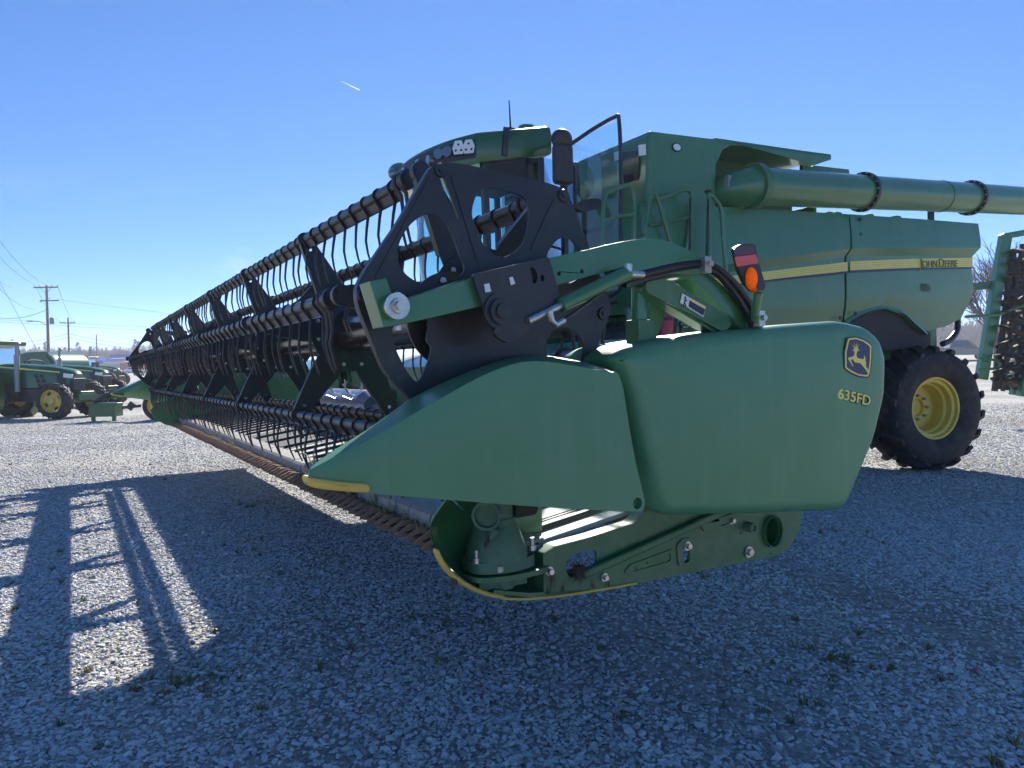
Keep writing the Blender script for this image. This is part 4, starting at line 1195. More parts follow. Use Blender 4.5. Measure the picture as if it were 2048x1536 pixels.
def stripe(top, bot, y0, name, m, par):
    a, b = crom(top, 6), crom(bot, 6)
    mb = MB()
    n = len(a)
    mb.add([(p[0], NS + y0, p[1]) for p in a] + [(p[0], NS + y0, p[1]) for p in b] + [(p[0], NS + y0 + .008, p[1]) for p in a] + [(p[0], NS + y0 + .008, p[1]) for p in b],
           [(i, i + 1, n + i + 1, n + i) for i in range(n - 1)] + [(2 * n + i, 3 * n + i, 3 * n + i + 1, 2 * n + i + 1) for i in range(n - 1)])
    return CB.part(name, mb, m, par)
stripe([(8.840, 2.871), (10.169, 2.981), (11.761, 3.093)], [(8.839, 2.753), (10.168, 2.856), (11.760, 2.954)], .028, 'stripe_decal', DECAL_Y, pr_)
stripe([(8.839, 2.753), (10.168, 2.856), (11.760, 2.954)], [(8.838, 2.720), (10.167, 2.828), (11.760, 2.932)], .028, 'stripe_line', DECAL_N, pr_)
stripe([(5.634, 2.426), (6.966, 2.622), (8.788, 2.861)], [(5.633, 2.322), (6.964, 2.522), (8.787, 2.744)], .028, 'stripe_decal', DECAL_Y, pf_)
stripe([(5.633, 2.322), (6.964, 2.522), (8.787, 2.744)], [(5.632, 2.295), (6.964, 2.498), (8.787, 2.711)], .028, 'stripe_line', DECAL_N, pf_)
LN = mat('stripe_pin_line', (0.55, 0.40, 0.08), .4)
for d in (3.6, 7.2, 10.8, 14.4):
    stripe([(x, z - d * .0075) for x, z in [(8.840, 2.871), (10.169, 2.981), (11.761, 3.093)]], [(x, z - d * .0075 - .006) for x, z in [(8.840, 2.871), (10.169, 2.981), (11.761, 3.093)]], .0265, 'stripe_pin', LN, pr_)
    stripe([(x, z - d * .0068) for x, z in [(5.634, 2.426), (6.966, 2.622), (8.788, 2.861)]], [(x, z - d * .0068 - .006) for x, z in [(5.634, 2.426), (6.966, 2.622), (8.788, 2.861)]], .0265, 'stripe_pin', LN, pf_)
(tx, tz), (tx2, tz2) = [(10.402, 2.870), (11.344, 2.931)]
ta = math.atan2(tz2 - tz, tx2 - tx); tw = math.hypot(tx2 - tx, tz2 - tz)
def word(off, y, bold, m, nm):
    # large initials and small capitals
    hh = abs([(10.402, 2.870)][0][1] - [(10.404, 2.997)][0][1])
    S1 = hh / .70; S2 = S1 * .80
    mb = MB(); x = 0.0
    segs = [('J', S1), ('OHN', S2), (' ', S2), ('D', S1), ('EERE', S2)]
    ws = []
    for s_, z_ in segs:
        if s_ == ' ':
            ws.append(.18 * S2); continue
        t = text_mb(s_, z_, (0, 0), 0, 0, .001)
        ws.append(max(p[0] for p in t.v) + .05 * S2)
    k = tw / sum(ws)
    for (s_, z_), w in zip(segs, ws):
        if s_ != ' ':
            t = text_mb(s_, z_, (tx + off[0] + x * k * math.cos(ta), tz + off[1] + x * k * math.sin(ta)), y, ta, .002, bold=bold, sx_=k)
            mb.add(t.v, t.f)
        x += w
    CB.part(nm, mb, m, pr_, smooth=0)
word((0, 0), NS + .022, .005, DECAL_Y, 'lettering_outline')
word((0, 0), NS + .017, .0, mat('lettering_green', (0.015, 0.05, 0.03), .4), 'lettering')
CB.part('panel_latch', MB().box(*[x for x in ([(10.427, 2.654)][0][0], [(10.698, 2.665)][0][0])], NS + .045, NS + .06, [(10.426, 2.541)][0][1], [(10.427, 2.654)][0][1]), GREEN_D, pr_)
for c in [(8.940, 2.193), (8.629, 2.128), (8.984, 3.229), (8.987, 3.426)]:
    CB.part('panel_fastener', MB().lathe([(0, .028), (-.012, .024), (-.012, .001)], (c[0], NS + (.03 if c[1] < 2.6 else -.02), c[1]), (0, 1, 0), 14), BLACKPL, pr_)
# wheel arch lip and inner arch
arch = crom([(8.788, 2.089), (9.212, 2.256), (9.675, 2.322), (10.065, 2.264), (10.349, 2.116), (10.641, 1.964)], 6)
n = len(arch)
am = MB().add([(p[0], NS + .075, p[1] + .012) for p in arch] + [(p[0], NS + .055, p[1] - .045) for p in arch] + [(p[0], NS + .8, p[1] - .045) for p in arch],
              [(k * n + i, k * n + i + 1, (k + 1) * n + i + 1, (k + 1) * n + i) for k in range(2) for i in range(n - 1)])
CB.part('wheel_arch', am, GREEN, smooth=60)
CB.part('arch_shade_sheet', MB().plate([(8.582, 1.716), (8.895, 2.048), (9.434, 2.246), (9.909, 2.313), (10.309, 2.253), (10.599, 2.101), (10.847, 1.944), (10.845, 1.710)], [], NS + .14, NS + .16), DARK)  # dark sheet added so the arch interior looks shaded
# body core behind the panels
core = MB().box(5.5, 11.5, NS + .42, 9.5, 1.9, 3.3).box(9.2, 11.3, NS + .3, 9.4, 1.3, 2.4).box(6.4, 9.0, NS + .5, 9.2, 1.0, 2.1)
CB.part('body_core', core, GREEN_D, bevel=.03)
CB.part('rear_hood', MB().add([(11.3, 6.35, 2.2), (11.9, 6.6, 2.4), (12.1, 7.8, 2.5), (11.9, 9.1, 2.4), (11.3, 9.35, 2.2), (11.3, 6.3, 3.5), (11.88, 6.5, 3.58), (12.15, 7.8, 3.6), (11.88, 9.2, 3.58), (11.3, 9.4, 3.5)],
                             [(0, 1, 6, 5), (1, 2, 7, 6), (2, 3, 8, 7), (3, 4, 9, 8), (5, 6, 7, 8, 9), (4, 3, 2, 1, 0), (0, 5, 9, 4)]), GREEN, bevel=.03)
lp = MB().add([(10.6, NS + .15, 2.0), (11.55, NS + .2, 2.15), (11.5, 7.0, 1.9), (10.3, 6.9, 1.55), (9.6, 7.0, 1.4), (9.7, NS + .35, 1.75)], [(0, 1, 2, 3), (0, 3, 4, 5)])
CB.part('under_panel', lp, DARK)  # dark colour stands in for the shade beneath the body
# hoses below the rear
hs = crom([(x, NS + .25, z) for x, z in [(11.750, 2.247), (11.735, 2.017), (11.543, 1.863), (11.343, 1.802)]], 6)
CB.part('rear_hose', MB().tube(hs, .045, 10), HOSE)
wv = crom([(x, NS + .2, z) for x, z in [(9.676, 2.214), (9.698, 2.131), (9.618, 2.075)]], 5)
CB.part('light_wire', MB().tube(wv, .009, 6), WHITE)
# --- grain tank
TK = 6.28
tk = MB()
front = fillet([(5.422, 3.239), (5.465, 4.073), (5.709, 4.130), (6.485, 4.134), (6.473, 3.381)], .02)
tk.plate([(5.421, 3.185), (5.479, 4.081), (6.501, 4.130), (6.487, 3.279)], [], TK, 9.4)
CB.part('grain_tank', tk, GREEN, bevel=.04, segs=3)
cavi = MB()
cavi.box(6.45, 8.55, TK + .62, 9.3, 3.2, 4.17)
CB.part('tank_recess', cavi, GREEN_D)
(c0x, c0z), = [(6.789, 3.861)]
arcp = [([(6.483, 4.024)][0][0], 3.3), [(6.481, 3.898)][0]] + crom([(6.498, 3.923), (6.564, 4.047), (6.727, 4.121), (6.960, 4.140)], 4) + [(8.321, 4.076), (8.321, 4.127), (6.961, 4.188), (6.486, 4.197)]
CB.part('recess_rim', MB().plate([(6.470, 4.166), (8.550, 4.239), (8.550, 4.175), (8.223, 4.064), (6.960, 4.129), (6.744, 4.117), (6.588, 4.038), (6.513, 3.902), (6.465, 3.850)], [], TK, TK + .12), GREEN, bevel=.01)
CB.part('tank_lid', MB().plate([(5.494, 4.099), (6.877, 4.170), (8.540, 4.244), (8.540, 4.206), (6.876, 4.123), (5.493, 4.056)], [], TK + .0, 9.3), GREEN, bevel=.01)
CB.part('tank_cap', MB().plate([(5.511, 4.102), (5.597, 4.136), (5.742, 4.146), (5.756, 4.121)], [], TK + .1, TK + .6), GREEN_D)
CB.part('lid_brace', MB().plate([(8.540, 4.147), (8.642, 4.192), (9.381, 4.227), (9.403, 4.175), (8.590, 4.087)], [], 6.62, 6.68), GREEN_D)
# front face window, stickers, oval lamp (front face lies across the machine)
(fr_x, _), = [(5.469, 3.891)]
fw_ = [(6.700, 3.967), (6.406, 3.914), (6.412, 3.600), (6.672, 3.614)]
CB.part('tank_window', MB().plate(fw_, [], fr_x - .03, fr_x - .01, ax='x'), mat('dark_window', (0.02, 0.02, 0.025), .12))
fq = [(6.844, 4.004), (6.753, 3.998), (6.746, 3.900), (6.837, 3.906)]
CB.part('tank_sticker', MB().plate(fq, [], fr_x - .03, fr_x - .012, ax='x'), WHITE)
CB.part('tank_sticker', MB().plate([(5.334, 3.926), (5.425, 3.949), (5.429, 3.832), (5.338, 3.810)], [], TK - .006, TK + .01), WHITE)
ov = [(5.871, 3.972)][0]
CB.part('tank_lamp', MB().plate(circ(ov, .066, 24, 1.05, .8), [], TK - .012, TK + .01).plate(circ(ov, .05, 24, 1.05, .72), [], TK - .016, TK - .01, mi=1), [BLACKPL, LAMP])
# --- unloading tube
ac = [(6.836, 3.610), (8.924, 3.745), (11.456, 3.933), (13.182, 4.065)]
AYc = 6.10
sl = (ac[2][1] - ac[0][1]) / (ac[2][0] - ac[0][0])
def ap(r): return (r, AYc, ac[0][1] + (r - ac[0][0]) * sl)
r_a, r_b = ac[0][0], ac[0][0] + 9.0
dirv = np.array(ap(r_b)) - np.array(ap(r_a)); dirv /= np.linalg.norm(dirv)
AR = .218
CB.part('unloading_tube', MB().lathe([(0, .001), (0, AR), (9.0, AR * .97), (9.0, .001)], ap(r_a), dirv, 48), GREEN, smooth=40, label='long green unloading auger tube folded back along the side')
fl_ = []
for uu in (ac[1][0], ac[2][0], ac[1][0] + 4.6):
    m = MB().lathe([(-.025, AR - .01), (-.025, AR + .036), (0.025, AR + .036), (0.025, AR - .01)], ap(uu), dirv, 48)
    for k in range(16):
        a = 2 * math.pi * k / 16
        x, y, d = basis(dirv)
        pc = np.array(ap(uu)) + (AR + .022) * (math.cos(a) * x + math.sin(a) * y)
        m.cyl(pc - d * .038, pc + d * .038, .010, 6, mi=1)
    CB.part('tube_flange', m, [BLACK, STEEL])
CB.part('tube_seam', MB().lathe([(-.006, AR - .01), (-.006, AR + .004), (.006, AR + .004), (.006, AR - .01)], ap(ac[1][0] + 1.75), dirv, 48), GREEN_D)
elb = crom([ap(r_a + .10), ap(r_a + .04), (r_a - .05, AYc + .06, ac[0][1] - .02), (r_a - .12, AYc + .20, ac[0][1] - .04), (r_a - .14, AYc + .45, ac[0][1] - .05), (r_a - .14, AYc + .9, ac[0][1] - .05)], 6)
CB.part('tube_elbow', MB().tube(elb, AR * 1.0, 32), GREEN, smooth=50)
CB.part('tube_flange', MB().lathe([(-.05, AR - .01), (-.05, AR + .045), (.05, AR + .045), (.05, AR - .01)], ap(r_a + .05), dirv, 48), GREEN_D)
epl = [(6.531, 3.714), (6.717, 3.700), (6.698, 3.560), (6.513, 3.580)]
CB.part('elbow_plate', MB().plate(epl, [circ((epl[0][0] * .6 + epl[2][0] * .4, epl[0][1] * .6 + epl[2][1] * .4), .01, 8)], 6.14, 6.20), GREYM)
# roller rest and deck clutter under the tube
for i in range(22):
    r = 6.9 + i * .18
    zb = 3.30 + (r - 5.3) * .055
    CB.part('deck_bracket', MB().box(r, r + random.uniform(.06, .16), 6.5 + random.uniform(0, .3), 7.0, zb - .05, zb + random.uniform(.03, .16)), GREEN_D, bevel=.008)
CB.part('deck_post', MB().box(*[x for x in ([(10.952, 3.878)][0][0], [(11.029, 3.885)][0][0])], 6.38, 6.44, 3.4, [(10.951, 3.768)][0][1] + .1), BLACK)
CB.part('deck_rail', MB().bar((8.3, 6.55, 4.08), (9.6, 6.55, 4.05), .05, .12), GREEN_D)

# --- cab
cab_r = CB
rf_out = crom([(3.74, 6.92), (3.52, 7.15), (3.40, 7.5), (3.36, 7.85), (3.40, 8.25), (3.52, 8.55), (3.72, 8.80)], 5) + [(4.70, 8.82), (4.62, 6.9)]
def roof(z0, z1, k, name, m, zf):
    n = len(rf_out)
    c = np.mean(np.array(rf_out), 0)
    v = []
    for kk, zz in ((k * .985, z0), (k, z0 + .02), (k * 1.0, z1 - .10), (k * .99, z1 - .03), (k * .955, z1 + .0), (k * .5, z1 + .04), (.02, z1 + .045)):
        for p in rf_out:
            q = c + (np.array(p) - c) * kk
            v.append((q[0], q[1], zz + zf * (q[0] - 4.2)))
    f = [(j * n + i, j * n + (i + 1) % n, (j + 1) * n + (i + 1) % n, (j + 1) * n + i) for j in range(6) for i in range(n)]
    f += [tuple(range(n))]
    return CB.part(name, MB().add(v, f), m, smooth=50)
rfo = roof(3.80, 4.12, 1.0, 'cab_roof', GREEN_T, .22)
# black lamp band along the roof front with lamps
lb = MB()
fr2 = crom([(3.70, 6.95), (3.50, 7.16), (3.375, 7.5), (3.335, 7.85), (3.375, 8.25), (3.50, 8.54), (3.68, 8.76)], 5)
n = len(fr2)
lb.add([(p[0], p[1], 3.80 + .1 * (p[0] - 4.2)) for p in fr2] + [(p[0] + .01, p[1], 3.99 + .1 * (p[0] - 4.2)) for p in fr2], [(i, i + 1, n + i + 1, n + i) for i in range(n - 1)])
CB.part('lamp_band', lb, BLACKPL, rfo, smooth=50)
for i, y in enumerate((7.42, 7.62, 7.98, 8.2, 8.46, 8.62)):
    x = np.interp(y, [p[1] for p in fr2], [p[0] for p in fr2])
    m = MB().lathe([(0, .001), (0, .052), (.02, .06), (.06, .06)], (x - .03, y, 3.80), (1, 0, 0), 20)
    CB.part('work_lamp', m, WLAMP, rfo, smooth=50)
for (bxx, byy) in ((3.655, 6.985), (3.575, 7.065)):
    pts = [(-.05, -.07), (.05, -.07), (.065, .0), (.035, .07), (-.035, .07), (-.065, 0)]
    hl = [circ((0, .03), .014, 10), circ((-.03, -.03), .014, 10), circ((.03, -.03), .014, 10)]
    m = MB().plate(pts, hl, -.012, 0)
    tx_, ty_ = .69, -.72
    m.v = [(bxx + tx_ * a_ + .72 * b_ * 1.0 - .03 * .72, byy + ty_ * a_ + .69 * b_ - .03 * .69, 3.86 + c_) for a_, b_, c_ in m.v]
    CB.part('lamp_bracket', m, WHITE, rfo, smooth=0)
for (bxx, byy) in ((3.485, 7.16), (3.44, 7.27)):
    CB.part('work_lamp', MB().lathe([(0, .001), (0, .055), (.02, .062), (.07, .062)], (bxx - .03, byy - .03, 3.83), (.8, .6, 0), 20), WLAMP, rfo, smooth=50)
CB.part('roof_band', MB().bar((4.02, 6.90, 3.80), (4.05, 6.90, 4.10), .06, .03, upv=(0, 1, 0)), BLACK, rfo)
# lower visor lamp cluster at the far front corner
CB.part('corner_lamp_housing', MB().sphere((3.58, 8.70, 3.98), .17, 18, 12, sc_=(.9, 1.0, .75)), GREEN, rfo)
CB.part('work_lamp', MB().sphere((3.46, 8.62, 3.94), .07, 14, 10), WLAMP, rfo)
CB.part('antenna', MB().tube([(4.15, 6.98, 4.1), (4.13, 6.97, 4.42)], [.012, .006], 8), BLACK, rfo)
CB.part('antenna_base', MB().box(4.10, 4.19, 6.95, 7.02, 4.08, 4.13), BLACK, rfo)
CB.part('beacon_mount', MB().lathe([(0, .06), (.04, .05), (.09, .045), (.10, .09), (.14, .09), (.15, .001)], (4.55, 7.3, 4.16), (0, 0, 1), 20), GREEN_D, rfo)
# shell: floor, pillars, rear wall, seat
CB.part('cab_floor', MB().box(3.75, 5.05, 6.98, 8.74, 2.05, 2.22), GREEN_D, bevel=.02)
pil = [((3.88, 7.02, 2.2), (3.82, 7.00, 3.82)), ((3.88, 8.70, 2.2), (3.82, 8.72, 3.82)), ((5.0, 6.96, 2.2), (4.98, 6.96, 3.86)), ((5.0, 8.76, 2.2), (4.98, 8.76, 3.86)), ((4.5, 6.92, 2.2), (4.48, 6.92, 3.84))]
for a, b in pil:
    CB.part('cab_pillar', MB().bar(a, b, .07, .07, upv=(0, 1, 0)), BLACK, bevel=.01)
CB.part('rear_wall', MB().box(5.0, 5.06, 7.0, 8.72, 2.1, 2.9), BLACK)
seat = MB().box(4.35, 4.85, 7.6, 8.1, 2.55, 2.72).box(4.75, 4.9, 7.6, 8.1, 2.7, 3.4).box(4.78, 4.88, 7.7, 8.0, 3.42, 3.62)
CB.part('seat', seat, DARK, bevel=.05)
CB.part('armrest', MB().box(4.2, 4.8, 7.40, 7.52, 2.82, 2.90), DARK, bevel=.02)
CB.part('steering_wheel', MB().tube([(3.98 + .18 * math.cos(a), 7.85 + .18 * math.sin(a), 2.98 + .06 * math.cos(a)) for a in np.linspace(0, 2 * math.pi, 25)], .016, 8, cap=False).cyl((3.98, 7.85, 2.97), (4.02, 7.85, 2.3), .04), DARK)
CB.part('display', MB().box(4.05, 4.1, 7.2, 7.45, 3.05, 3.3), BLACKPL, bevel=.02)
# glazing
fg = crom([(3.84, 7.04), (3.62, 7.35), (3.55, 7.85), (3.62, 8.35), (3.84, 8.68)], 5)
n = len(fg)
CB.part('windscreen', MB().add([(p[0] + .12, p[1], 2.22) for p in fg] + [(p[0], p[1], 3.0) for p in fg] + [(p[0] + .06, p[1], 3.80) for p in fg], [(j * n + i, j * n + i + 1, (j + 1) * n + i + 1, (j + 1) * n + i) for j in range(2) for i in range(n - 1)]), GLASS, smooth=60)
CB.part('side_glass', MB().add([(3.88, 7.0, 2.22), (4.47, 6.9, 2.22), (4.47, 6.9, 3.84), (3.82, 7.0, 3.82)], [(0, 1, 2, 3)]), GLASS)
CB.part('side_glass', MB().add([(4.52, 6.9, 2.22), (4.98, 6.95, 2.22), (4.97, 6.95, 3.86), (4.5, 6.9, 3.84)], [(0, 1, 2, 3)]), GLASS)
CB.part('side_glass', MB().add([(3.88, 8.72, 2.22), (4.98, 8.76, 2.22), (4.98, 8.76, 3.86), (3.82, 8.73, 3.82)], [(0, 1, 2, 3)]), GLASS)
CB.part('rear_glass', MB().box(5.02, 5.03, 7.0, 8.72, 2.9, 3.86), GLASS)
CB.part('roof_lining', MB().add([(3.80, 7.0, 3.815), (4.98, 6.93, 3.815), (4.98, 8.76, 3.815), (3.80, 8.7, 3.815)], [(0, 1, 2, 3)]), DARK)
# dark sheet painted in for the shaded top of the door glass
CB.part('glass_shade_sheet', MB().add([(3.86, 6.985, 3.55), (4.2, 6.93, 3.62), (4.47, 6.905, 3.50), (4.47, 6.905, 3.83), (3.83, 6.985, 3.82)], [(0, 1, 2, 3, 4)]), DARK)
# open door: frame and pane swung out towards the ladder
dp = [(4.80, 6.90), (5.02, 6.22)]
(d0, d1) = dp
def dpt(s, z): return (d0[0] + (d1[0] - d0[0]) * s, d0[1] + (d1[1] - d0[1]) * s, z)
dz = [2.3, 4.02, 4.18]
fr_pts = [dpt(0, 3.98), dpt(.5, 4.10), dpt(.92, 4.17), dpt(1.0, 4.12), dpt(1.02, 3.6), dpt(1.0, 3.0), dpt(.96, 2.35), dpt(.0, 2.3)]
CB.part('door_frame', MB().tube(crom(fr_pts, 5) + [dpt(0, 3.98)], .022, 8), BLACK)
CB.part('door_glass', MB().add([dpt(.01, 2.32), dpt(.95, 2.36), dpt(1.0, 3.0), dpt(1.01, 3.6), dpt(.98, 4.12), dpt(.5, 4.08), dpt(.01, 3.97)], [tuple(range(7))]), CLEARG)
# mirror
(mx0, mz0), (mx1, mz1) = [(4.374, 3.958), (4.591, 3.455)]
mr = MB().box(mx0, mx1, 6.42, 6.56, mz1, mz0 - .08)
mro = CB.part('mirror', mr, BLACKPL, bevel=.05, segs=4)
CB.part('mirror_arm', MB().sphere(((mx0 + mx1) / 2, 6.5, mz0 - .03), .12, 16, 12, sc_=(1, .8, .9)).tube([((mx0 + mx1) / 2, 6.5, mz0 - .02), (4.75, 6.88, 4.03)], .03, 10), BLACKPL, mro)
CB.part('mirror', MB().plate(crom([(4.626, 3.270), (4.783, 3.328), (4.916, 3.341), (4.928, 3.262), (4.735, 3.191), (4.638, 3.208)], 4, True), [], 6.44, 6.52), BLACKPL)
# --- platform, handrails, chains, ladder
def rail(pts, y, r=.022, name='handrail'):
    return CB.part(name, MB().tube(crom([(p[0], y, p[1]) for p in pts], 6), r, 10), GREEN)
rail([(4.608, 2.664), (4.621, 3.013), (4.650, 3.254), (4.727, 3.312), (4.907, 3.386), (4.985, 3.369), (5.023, 3.271), (5.019, 3.046), (5.000, 2.739)], 6.0)
rail([(4.633, 3.014), (4.837, 3.071), (5.007, 3.107)], 6.0, .016)
rail([(5.221, 2.925), (5.294, 3.193), (5.352, 3.377), (5.394, 3.381), (5.475, 3.209), (5.610, 2.846)], 6.1)
rail([(5.367, 3.294), (5.615, 3.382), (5.841, 3.470), (5.944, 3.459), (5.964, 3.319), (5.906, 2.984), (5.844, 2.760)], 6.15)
rail([(5.362, 3.049), (5.646, 3.099), (5.940, 3.195)], 6.15, .016)
rail([(6.030, 3.426), (6.030, 2.961), (5.999, 2.471), (5.947, 1.982)], 5.95)
rail([(6.030, 3.405), (6.119, 3.359), (6.208, 3.248), (6.234, 2.976), (6.274, 2.594), (6.343, 2.043)], 5.95)
(kx, kz), = [(6.023, 3.442)]
CB.part('rail_cap', MB().lathe([(0, .03), (.02, .045), (.035, .03), (.035, .001)], (kx, 5.95, kz - .03), (0, 0, 1), 12), BLACK)
def chain(p, q, y, n=16, sag=0.0):
    lk = MB()
    for i in range(n):
        t = (i + .5) / n
        x = p[0] + (q[0] - p[0]) * t; z = p[1] + (q[1] - p[1]) * t
        h = abs(q[1] - p[1]) / n * .72
        pts = []
        for k in range(11):
            a = 2 * math.pi * k / 10
            dx = .012 * math.cos(a)
            pts.append((x + (dx if i % 2 else 0), y + (0 if i % 2 else dx), z + h * math.sin(a)))
        lk.tube(pts, .0055, 5, cap=False)
    CB.part('safety_chain', lk, BLACK)
chain(*[(5.820, 3.340), (5.803, 2.791)], 6.02, 16)
chain(*[(6.006, 3.337), (5.955, 2.469)], 5.94, 22)
chain(*[(5.758, 2.681), (5.737, 2.304)], 6.02, 9)
chain(*[(5.939, 2.415), (5.905, 2.144)], 5.94, 7)
CB.part('platform', MB().box(5.1, 6.6, 6.0, 7.0, 2.10, 2.18).box(4.9, 6.4, 5.98, 6.02, 2.02, 2.14), GREEN_D, bevel=.01)
ld = MB()
for s in (5.5, 5.95):
    ld.bar((s, 5.9, 2.1), (s - .35, 5.75, .75), .05, .03)
for k in range(5):
    t = k / 5 + .1
    ld.box(5.5 - .35 * t, 5.95 - .35 * t, 5.82 - .12 * t, 5.98 - .12 * t, 2.1 - 1.35 * t, 2.13 - 1.35 * t)
CB.part('ladder', ld, GREEN_D)
# panels and fittings under the cab
for i, (q, m) in enumerate((([(5.294, 2.534), (5.641, 2.595), (5.662, 2.096), (5.328, 2.056)], GREEN), ([(4.501, 2.327), (5.388, 2.527), (5.409, 2.075), (4.686, 1.791)], GREEN_D), ([(5.263, 2.170), (5.578, 2.200), (5.575, 2.020), (5.260, 1.994)], GREEN))):
    CB.part('side_cover', MB().plate(q, [], 6.55 + i * .04, 6.58 + i * .04), m, bevel=.006)
CB.part('cover_slot', MB().plate([(5.099, 2.253), (5.223, 2.273), (5.223, 2.240), (5.098, 2.220)], [], 6.54, 6.55).plate([(5.337, 2.326), (5.537, 2.355), (5.537, 2.333), (5.336, 2.304)], [], 6.53, 6.54), DARK)
CB.part('cover_bracket', MB().box([(5.299, 2.490)][0][0], [(5.370, 2.493)][0][0], 6.40, 6.46, 1.9, 2.6), GREEN_D)
(ex, ez0), (_, ez1) = [(5.274, 1.960), (5.305, 2.167)]
exo = CB.part('fire_extinguisher', MB().lathe([(ez0 - .12, .001), (ez0 - .12, .085), (ez1 - .04, .085), (ez1 + .03, .05), (ez1 + .06, .03), (ez1 + .06, .001)], (ex, 5.95, 0), (.06, 0, 1), 24), RED, label='red fire extinguisher strapped beside the ladder')
CB.part('extinguisher_strap', MB().lathe([(ez0 + .06, .088), (ez0 + .09, .088)], (ex, 5.95, 0), (.06, 0, 1), 24), BLACK, exo)
CB.part('extinguisher_head', MB().box(ex - .02, ex + .07, 5.93, 5.97, ez1 + .06, ez1 + .11), WHITE, exo)
for q, m in (([(5.661, 2.077), (5.748, 2.090), (5.760, 1.961), (5.673, 1.949)], WHITE), ([(5.777, 2.112), (5.924, 2.115), (5.938, 2.029), (5.791, 2.026)], WHITE), ([(5.790, 1.994), (5.908, 1.996), (5.907, 1.952), (5.789, 1.951)], DECAL_Y), ([(6.304, 2.124), (6.366, 2.136), (6.381, 2.047), (6.318, 2.041)], REFL)):
    CB.part('sticker', MB().plate(q, [], 5.995, 6.0), m)
CB.part('battery_box', MB().plate([(5.502, 2.131), (5.623, 2.144), (5.647, 1.876), (5.476, 1.865)], [], 6.02, 6.4).plate([(5.680, 2.135), (6.049, 2.155), (6.045, 1.868), (5.661, 1.866)], [], 6.02, 6.4), GREEN_D, bevel=.01)
# --- feeder house and axle
fh = MB().add([(2.95, 7.1, .95), (2.95, 8.6, .95), (2.95, 8.6, 1.55), (2.95, 7.1, 1.55), (5.6, 7.1, 1.5), (5.6, 8.6, 1.5), (5.6, 8.6, 2.2), (5.6, 7.1, 2.2)],
              [(0, 1, 2, 3), (4, 7, 6, 5), (0, 4, 5, 1), (1, 5, 6, 2), (2, 6, 7, 3), (3, 7, 4, 0)])
CB.part('feeder_house', fh, GREEN_D, bevel=.02)
CB.part('front_axle', MB().box(5.0, 5.4, 6.6, 9.1, .75, 1.25), GREEN_D, bevel=.02)
CB.part('rear_axle', MB().box(10.25, 10.55, 6.5, 9.2, .75, 1.05), GREEN_D, bevel=.02)
def big_wheel(c, Ro, Ri, W, lugs, name, hubdepth, bolts, lug_h, steer=0.0):
    cs, sn = math.cos(steer), math.sin(steer)
    def tw(m):
        m.v = [(c[0] + (x - c[0]) * cs - (y - c[1]) * sn, c[1] + (x - c[0]) * sn + (y - c[1]) * cs, z) for x, y, z in m.v]
        return m
    t = tyre_mb(c, Ro, Ri, W, lugs, lug_h)
    h = W / 2
    rim = MB()
    sg = -1
    rim.lathe([(sg * h * .70, Ri + .028), (sg * h * .76, Ri + .022), (sg * h * .74, Ri - .004), (sg * h * .60, Ri - .012), (sg * h * .56, Ri - .050), (sg * h * .30, Ri - .056), (sg * h * .24, Ri - .085),
               (sg * (h - hubdepth) , Ri - .10), (sg * (h - hubdepth) * .8, Ri - .19), (sg * (h - hubdepth) * .86, Ri - .20), (sg * (h - hubdepth) * .86, .13), (sg * (h - hubdepth) * 1.3, .12), (sg * (h - hubdepth) * 1.3, .001)], c, (0, 1, 0), 56)
    rim.lathe([(h * .70, Ri + .028), (h * .60, Ri - .012), (0, Ri - .06), (-h * .3, Ri - .056)], c, (0, 1, 0), 40)
    wo_ = CB.part('wheel', tw(rim), YELLOW, smooth=40, label=name)
    CB.part('tyre', tw(t), RUBBER, wo_, smooth=40)
    for k in range(bolts):
        a = 2 * math.pi * k / bolts
        m = MB().lathe([(0, .022), (sg * .05, .020), (sg * .05, .001)], (c[0] + .17 * math.cos(a), c[1] + sg * (h - hubdepth) * .86, c[2] + .17 * math.sin(a)), (0, 1, 0), 8)
        CB.part('wheel_stud', tw(m), GREYM, wo_)
    return wo_
# the wheel is traced on its outer face
big_wheel((10.50, 6.28, .885), .885, .415, .66, 18, 'yellow dished rear wheel with lugged tyre', .42, 8, .062, R(-12))
big_wheel((10.34, 9.35, .885), .885, .415, .66, 18, 'yellow rear wheel on the far side', .42, 8, .062)
big_wheel((5.2, 6.45, 1.02), 1.02, .50, .78, 20, 'front drive wheel behind the header', .40, 10, .06)
big_wheel((5.2, 9.25, 1.02), 1.02, .50, .78, 20, 'front drive wheel on the far side', .40, 10, .06)

